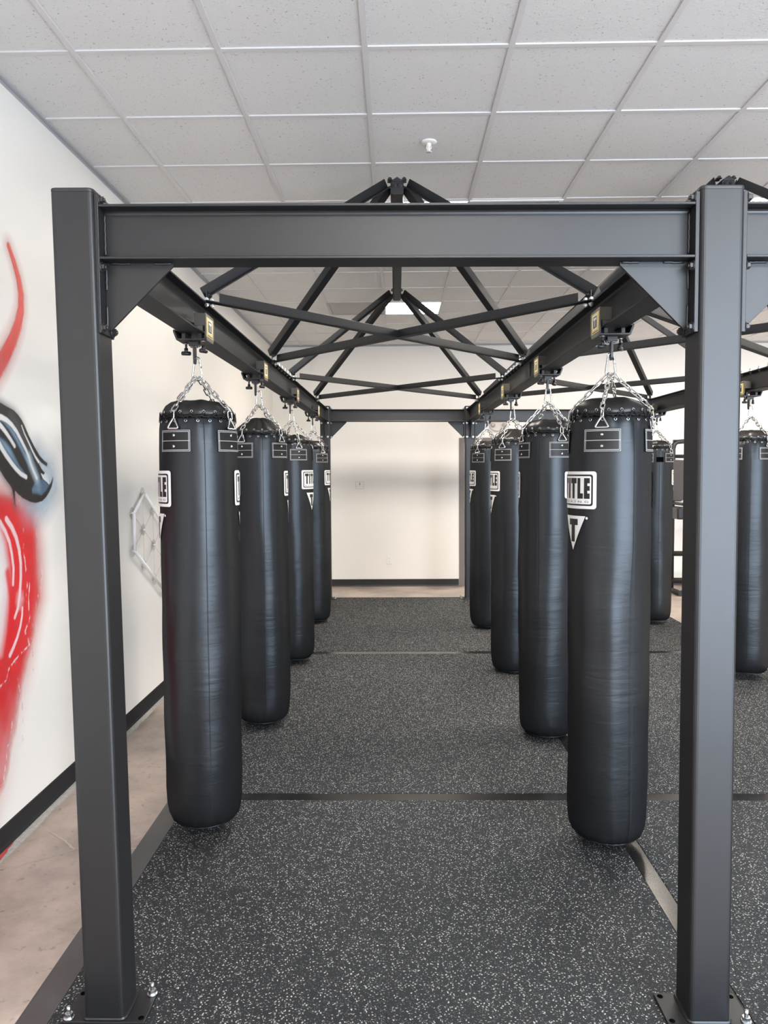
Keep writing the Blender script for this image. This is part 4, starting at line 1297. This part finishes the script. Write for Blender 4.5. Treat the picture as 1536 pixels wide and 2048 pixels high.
def mural():
    y0, y1, z0, z1 = 2.45, 4.05, 0.112, 2.80
    ny, nz = 350, 760
    ys_ = np.linspace(y0, y1, ny); zs_ = np.linspace(z0, z1, nz)
    Y, Z = np.meshgrid(ys_, zs_)
    rgb = np.ones((nz, ny, 3))*np.array((0.86, 0.83, 0.80)); al = np.zeros((nz, ny))
    rng = np.random.default_rng(5)
    def noise(sy, sz, oct=4):
        out = np.zeros((nz, ny)); amp = 1.0; tot = 0
        for o in range(oct):
            gy, gz = int((y1-y0)*sy*2**o)+3, int((z1-z0)*sz*2**o)+3
            g = rng.random((gz, gy))
            fy = (Y-y0)*sy*2**o; fz = (Z-z0)*sz*2**o
            iy = fy.astype(int); iz = fz.astype(int); ty = fy-iy; tz = fz-iz
            ty = ty*ty*(3-2*ty); tz = tz*tz*(3-2*tz)
            out += amp*((g[iz, iy]*(1-ty)+g[iz, iy+1]*ty)*(1-tz)+(g[iz+1, iy]*(1-ty)+g[iz+1, iy+1]*ty)*tz); tot += amp; amp *= .55
        return out/tot
    def dline(pts, w0=None, w1=None):
        best = np.full((nz, ny), 9.0); n = len(pts)-1
        for i in range(n):
            a, b = pts[i], pts[i+1]
            dy, dz = b[0]-a[0], b[1]-a[1]; L = dy*dy+dz*dz+1e-9
            tt = np.clip(((Y-a[0])*dy+(Z-a[1])*dz)/L, 0, 1)
            d = np.hypot(Y-a[0]-tt*dy, Z-a[1]-tt*dz)
            if w0 is not None: d = d - (w0+(w1-w0)*((i+tt)/n))
            best = np.minimum(best, d)
        return best
    def inside(pts):
        c = np.zeros((nz, ny), bool); n = len(pts)
        for i in range(n):
            (ya, za), (yb, zb) = pts[i], pts[(i+1) % n]
            cond = ((za > Z) != (zb > Z))
            with np.errstate(divide='ignore', invalid='ignore'):
                xi = (yb-ya)*(Z-za)/(zb-za+1e-12)+ya
            c ^= cond & (Y < xi)
        return c
    def sdf(pts):
        d = dline(pts + [pts[0]]); return np.where(inside(pts), -d, d)
    def over(col, a):
        nonlocal rgb, al
        a = np.clip(a, 0, 1); ao = a + al*(1-a)
        k = np.where(ao > 1e-6, a/np.maximum(ao, 1e-6), 0)[..., None]
        rgb = np.where(a[..., None] > 0.002, rgb*(1-k) + np.array(col)*k, rgb); al = ao
    def soft(d, inner, outer): return 1 - np.clip((d-inner)/(outer-inner), 0, 1)**0.7
    nA = noise(5, 4); nB = noise(14, 6); nC = noise(60, 14, 3)
    red, red2, pink = (0.76, 0.018, 0.026), (0.88, 0.030, 0.03), (0.78, 0.40, 0.44)
    d = sdf(PAINT['red'])
    fade = np.clip((Z-0.30)/0.75, 0.25, 1)
    over((0.74, 0.10, 0.10), np.clip(1-(d+0.03)/(0.19), 0, 1)**2*0.75*fade + 0*nA)
    over(red, np.clip((-d+0.015+(nA-0.5)*0.09)/0.075, 0, 1)*(0.75+0.35*(nB-0.3))*np.clip((Z-0.05)/0.30, 0.5, 1))
    over(red2, np.clip((nB-0.5)*3, 0, 1)*np.clip(-d/0.05, 0, 1)*0.6)
    over((0.80, 0.72, 0.72), np.clip((nA-0.52)*5, 0, 1)*np.clip(-(d-0.03)/0.04, 0, 1)*np.clip((0.75-Z)/0.4, 0, 1)*0.35)
    dp = sdf(PAINT['pale']); over((0.80, 0.70, 0.73), np.clip(-dp/0.05, 0, 1)*(0.55+0.6*nA))
    over((0.84, 0.82, 0.83), np.clip((-dp-0.04)/0.06, 0, 1)*0.9)
    over(pink, np.clip(-sdf(PAINT['pale2'])/0.035, 0, 1)*0.85)
    over(red, soft(dline(PAINT['dark'], 0.012, 0.010), 0, 0.022)*0.85)
    pk = (0.86, 0.62, 0.64)
    for k, wa, wb in (('w5', 0.010, 0.007), ('w6', 0.012, 0.007), ('w7', 0.005, 0.009)):
        over(pk, soft(dline(PAINT[k], wa, wb), 0, 0.005))
    for k, w in (('sc1', 0.0035), ('sc2', 0.004), ('sc3', 0.003), ('sc4', 0.003), ('sc5', 0.003)):
        dd_ = dline(PAINT[k]) + (nC-0.5)*0.03
        over((0.85, 0.80, 0.78), np.clip((w*2.2-np.abs(dd_))/w, 0, 1)*np.clip((nC-0.42)*6, 0, 1)*0.9)
    # upper sweep
    over((0.76, 0.10, 0.09), soft(dline(PAINT['sweep'], 0.012, 0.060), 0.0, 0.055)*0.30)
    over((0.74, 0.042, 0.035), soft(dline(PAINT['sweep'], 0.006, 0.045), 0, 0.014)*(0.98-0.55*np.clip((2.42-Z)/0.3, 0, 1)*nB*1.5))
    # blue haze and the black shape
    over((0.42, 0.56, 0.68), np.clip(1-dline(PAINT['haze'])/0.14, 0, 1)**1.6*0.55)
    dh = sdf(PAINT['horn'])
    over((0.10, 0.11, 0.13), np.clip(1-dh/0.05, 0, 1)**2*0.55*np.clip((3.75-Y)/0.3, 0, 1))
    over((0.013, 0.012, 0.013), np.clip(0.5-dh/0.005, 0, 1))
    over((0.075, 0.085, 0.10), soft(dline(PAINT['g1'], 0.008, 0.004), 0, 0.03)*0.55)
    bl = (0.085, 0.15, 0.24)
    for k in ('blueA', 'blueB', 'blueC'):
        db = sdf(PAINT[k]); over(bl, np.clip(0.3-db/0.012, 0, 1)*0.95)
        over((0.28, 0.44, 0.56), np.clip((-db-0.004)/0.02, 0, 1)*np.clip((nA-0.42)*4, 0, 1)*0.75)
    over((0.45, 0.60, 0.70), soft(dline(PAINT['w1'][7:], 0.010, 0.012), 0, 0.03)*0.8)
    wh = (0.78, 0.78, 0.78)
    for k, wa, wb in (('w1', 0.012, 0.005), ('w2', 0.011, 0.008), ('w3', 0.012, 0.009), ('w4', 0.002, 0.006)):
        over(wh, soft(dline(PAINT[k], wa, wb), 0, 0.004))
    # fade out towards the ends of the painted field
    al *= np.clip((Y-y0-0.03)/0.60, 0, 1)**1.5*np.clip((y1-Y)/0.05, 0, 1)
    verts = np.stack([np.full(Y.size, 0.0015), Y.ravel()-3.5, Z.ravel()-0.11], 1)
    idx = np.arange(ny*nz).reshape(nz, ny)
    faces = np.stack([idx[:-1, :-1].ravel(), idx[:-1, 1:].ravel(), idx[1:, 1:].ravel(), idx[1:, :-1].ravel()], 1)
    alr = al.ravel(); keep = alr[faces].max(1) > 0.004
    faces = faces[keep]
    usedv = np.unique(faces); remap = np.full(ny*nz, -1); remap[usedv] = np.arange(len(usedv))
    me = bpy.data.meshes.new('mural')
    me.from_pydata(verts[usedv].tolist(), [], remap[faces].tolist())
    ca = me.color_attributes.new('paint', 'FLOAT_COLOR', 'POINT')
    dat = np.concatenate([np.clip(rgb.reshape(-1, 3), 0, 1)[usedv], alr[usedv, None]], 1).astype(np.float32)
    ca.data.foreach_set('color', dat.ravel())
    me.materials.append(M['mural'])
    o = link('mural', me); o.location = (WX, 3.5, 0.11)
    tag(o, 'red, black and blue spray-painted mural on the left wall', 'mural')
    return o
mu = mural()
bm = BM()
r_ = random.Random(4)
n = 30
va, vb = [], []
for k in range(n+1):
    y = 2.70 + 0.72*k/n
    va.append(bm.verts.new((WX+0.003, y, 0.0020))); vb.append(bm.verts.new((WX+0.05*(1-(k/n)**3)+r_.uniform(-.004, .004)+0.006, y, 0.0020)))
for k in range(n): bm.faces.new((va[k], vb[k], vb[k+1], va[k+1]))
ov = obj('overspray', bm, M['redfloor'], floor); ov['label'] = 'red paint on the floor edge'

# ------------------------------------------------------------------ exercise machine by the back wall
MXc, MYc = 4.08, 10.35
t = thing('exercise_tower', 'black exercise tower by the back wall, left of the front right post in the photo', 'exercise machine', (MXc, MYc, 0.0))
for s in (-1, 1):
    bm = BM()
    add_tube(bm, [(s*0.40, 0, 0.06), (s*0.40, 0, 1.80), (s*0.40, 0, 1.92), (s*0.385, 0, 1.98), (s*0.35, 0, 2.01), (s*0.25, 0, 2.02)], 0.032, 10)
    obj('upright', bm, M['machine'], t)
    bm = BM(); add_tube(bm, [(s*0.40, -0.36, 0.035), (s*0.40, 0.30, 0.035)], 0.033, 10)
    obj('foot', bm, M['machine'], t)
    bm = BM(); add_tube(bm, [(s*0.40, -0.03, 1.20), (s*0.40, -0.42, 1.20), (s*0.40, -0.46, 1.24), (s*0.40, -0.46, 1.33)], 0.020, 10)
    obj('handle', bm, M['machine'], t)
    bm = BM(); add_box(bm, s*0.40-0.06, s*0.40+0.06, -0.36, -0.04, 1.00, 1.16)
    obj('arm_pad', bm, M['rubberblack'], t, bevel=0.02)
for nm, z, r in (('pull_up_bar', 2.02, 0.022), ('cross_bar', 1.82, 0.025), ('cross_bar', 0.52, 0.035), ('cross_bar', 0.16, 0.035), ('cross_bar', 1.06, 0.03)):
    bm = BM(); add_tube(bm, [(-0.40, 0, z), (0.40, 0, z)], r, 10); obj(nm, bm, M['machine'], t)
bm = BM()
add_prism(bm, [(-0.44, 1.22), (-0.30, 1.22), (-0.08, 1.38), (0.08, 1.38), (0.30, 1.22), (0.38, 1.22), (0.38, 1.60), (0.28, 1.77), (-0.28, 1.77), (-0.44, 1.78)], 'y', -0.05, 0.02)
obj('back_pad', bm, M['pad'], t, bevel=0.015)
bm = BM(); add_tube(bm, [(-0.40, -0.34, 0.05), (0.05, 0.15, 0.10), (0.40, -0.34, 0.05)], 0.022, 8); obj('floor_brace', bm, M['machine'], t)

# ------------------------------------------------------------------ things seen through the doorway
bm = BM(); add_box(bm, 0.70, 1.60, BY+2.575, BY+2.598, 1.02, 1.55)
tag(obj('poster', bm, M['poster']), 'orange and green poster glimpsed through the back doorway', 'poster')
bm = BM(); add_lathe(bm, [(0.0, 0.0), (0.06, 0.02), (0.075, 0.10), (0.05, 0.2), (0.0, 0.23)], 18)
o = obj('hanging_ornament', bm, M['darkred']); o.location = (1.055, BY+2.52, 1.56)
tag(o, 'small dark red shape on the wall beyond the back doorway', 'ornament')
t = thing('cabinet', 'dark cabinet beyond the back doorway', 'cabinet', (1.35, BY+2.33, 0.0))
bm = BM(); add_box(bm, -0.55, 0.55, -0.20, 0.24, 0.0, 0.98); obj('carcass', bm, M['base'], t, bevel=0.004)
for s in (-1, 1):
    bm = BM(); add_box(bm, s*0.275-0.265, s*0.275+0.265, -0.222, -0.201, 0.06, 0.94); dr = obj('door', bm, M['base'], t, bevel=0.003)
    bm = BM(); add_tube(bm, [(s*0.05, -0.236, 0.55), (s*0.05, -0.236, 0.70)], 0.006, 8); obj('handle', bm, M['zinc'], dr)
t = thing('ceiling_light', 'bright ceiling strip light in the room beyond the back doorway', 'ceiling light', (1.45, BY+1.4, 2.72))
bm = BM(); add_box(bm, -0.62, 0.62, -0.16, 0.16, 0.008, 0.030); obj('frame', bm, M['white'], t)
bm = BM(); add_box(bm, -0.60, 0.60, -0.14, 0.14, 0.0, 0.010); obj('diffuser', bm, M['panel'], t)
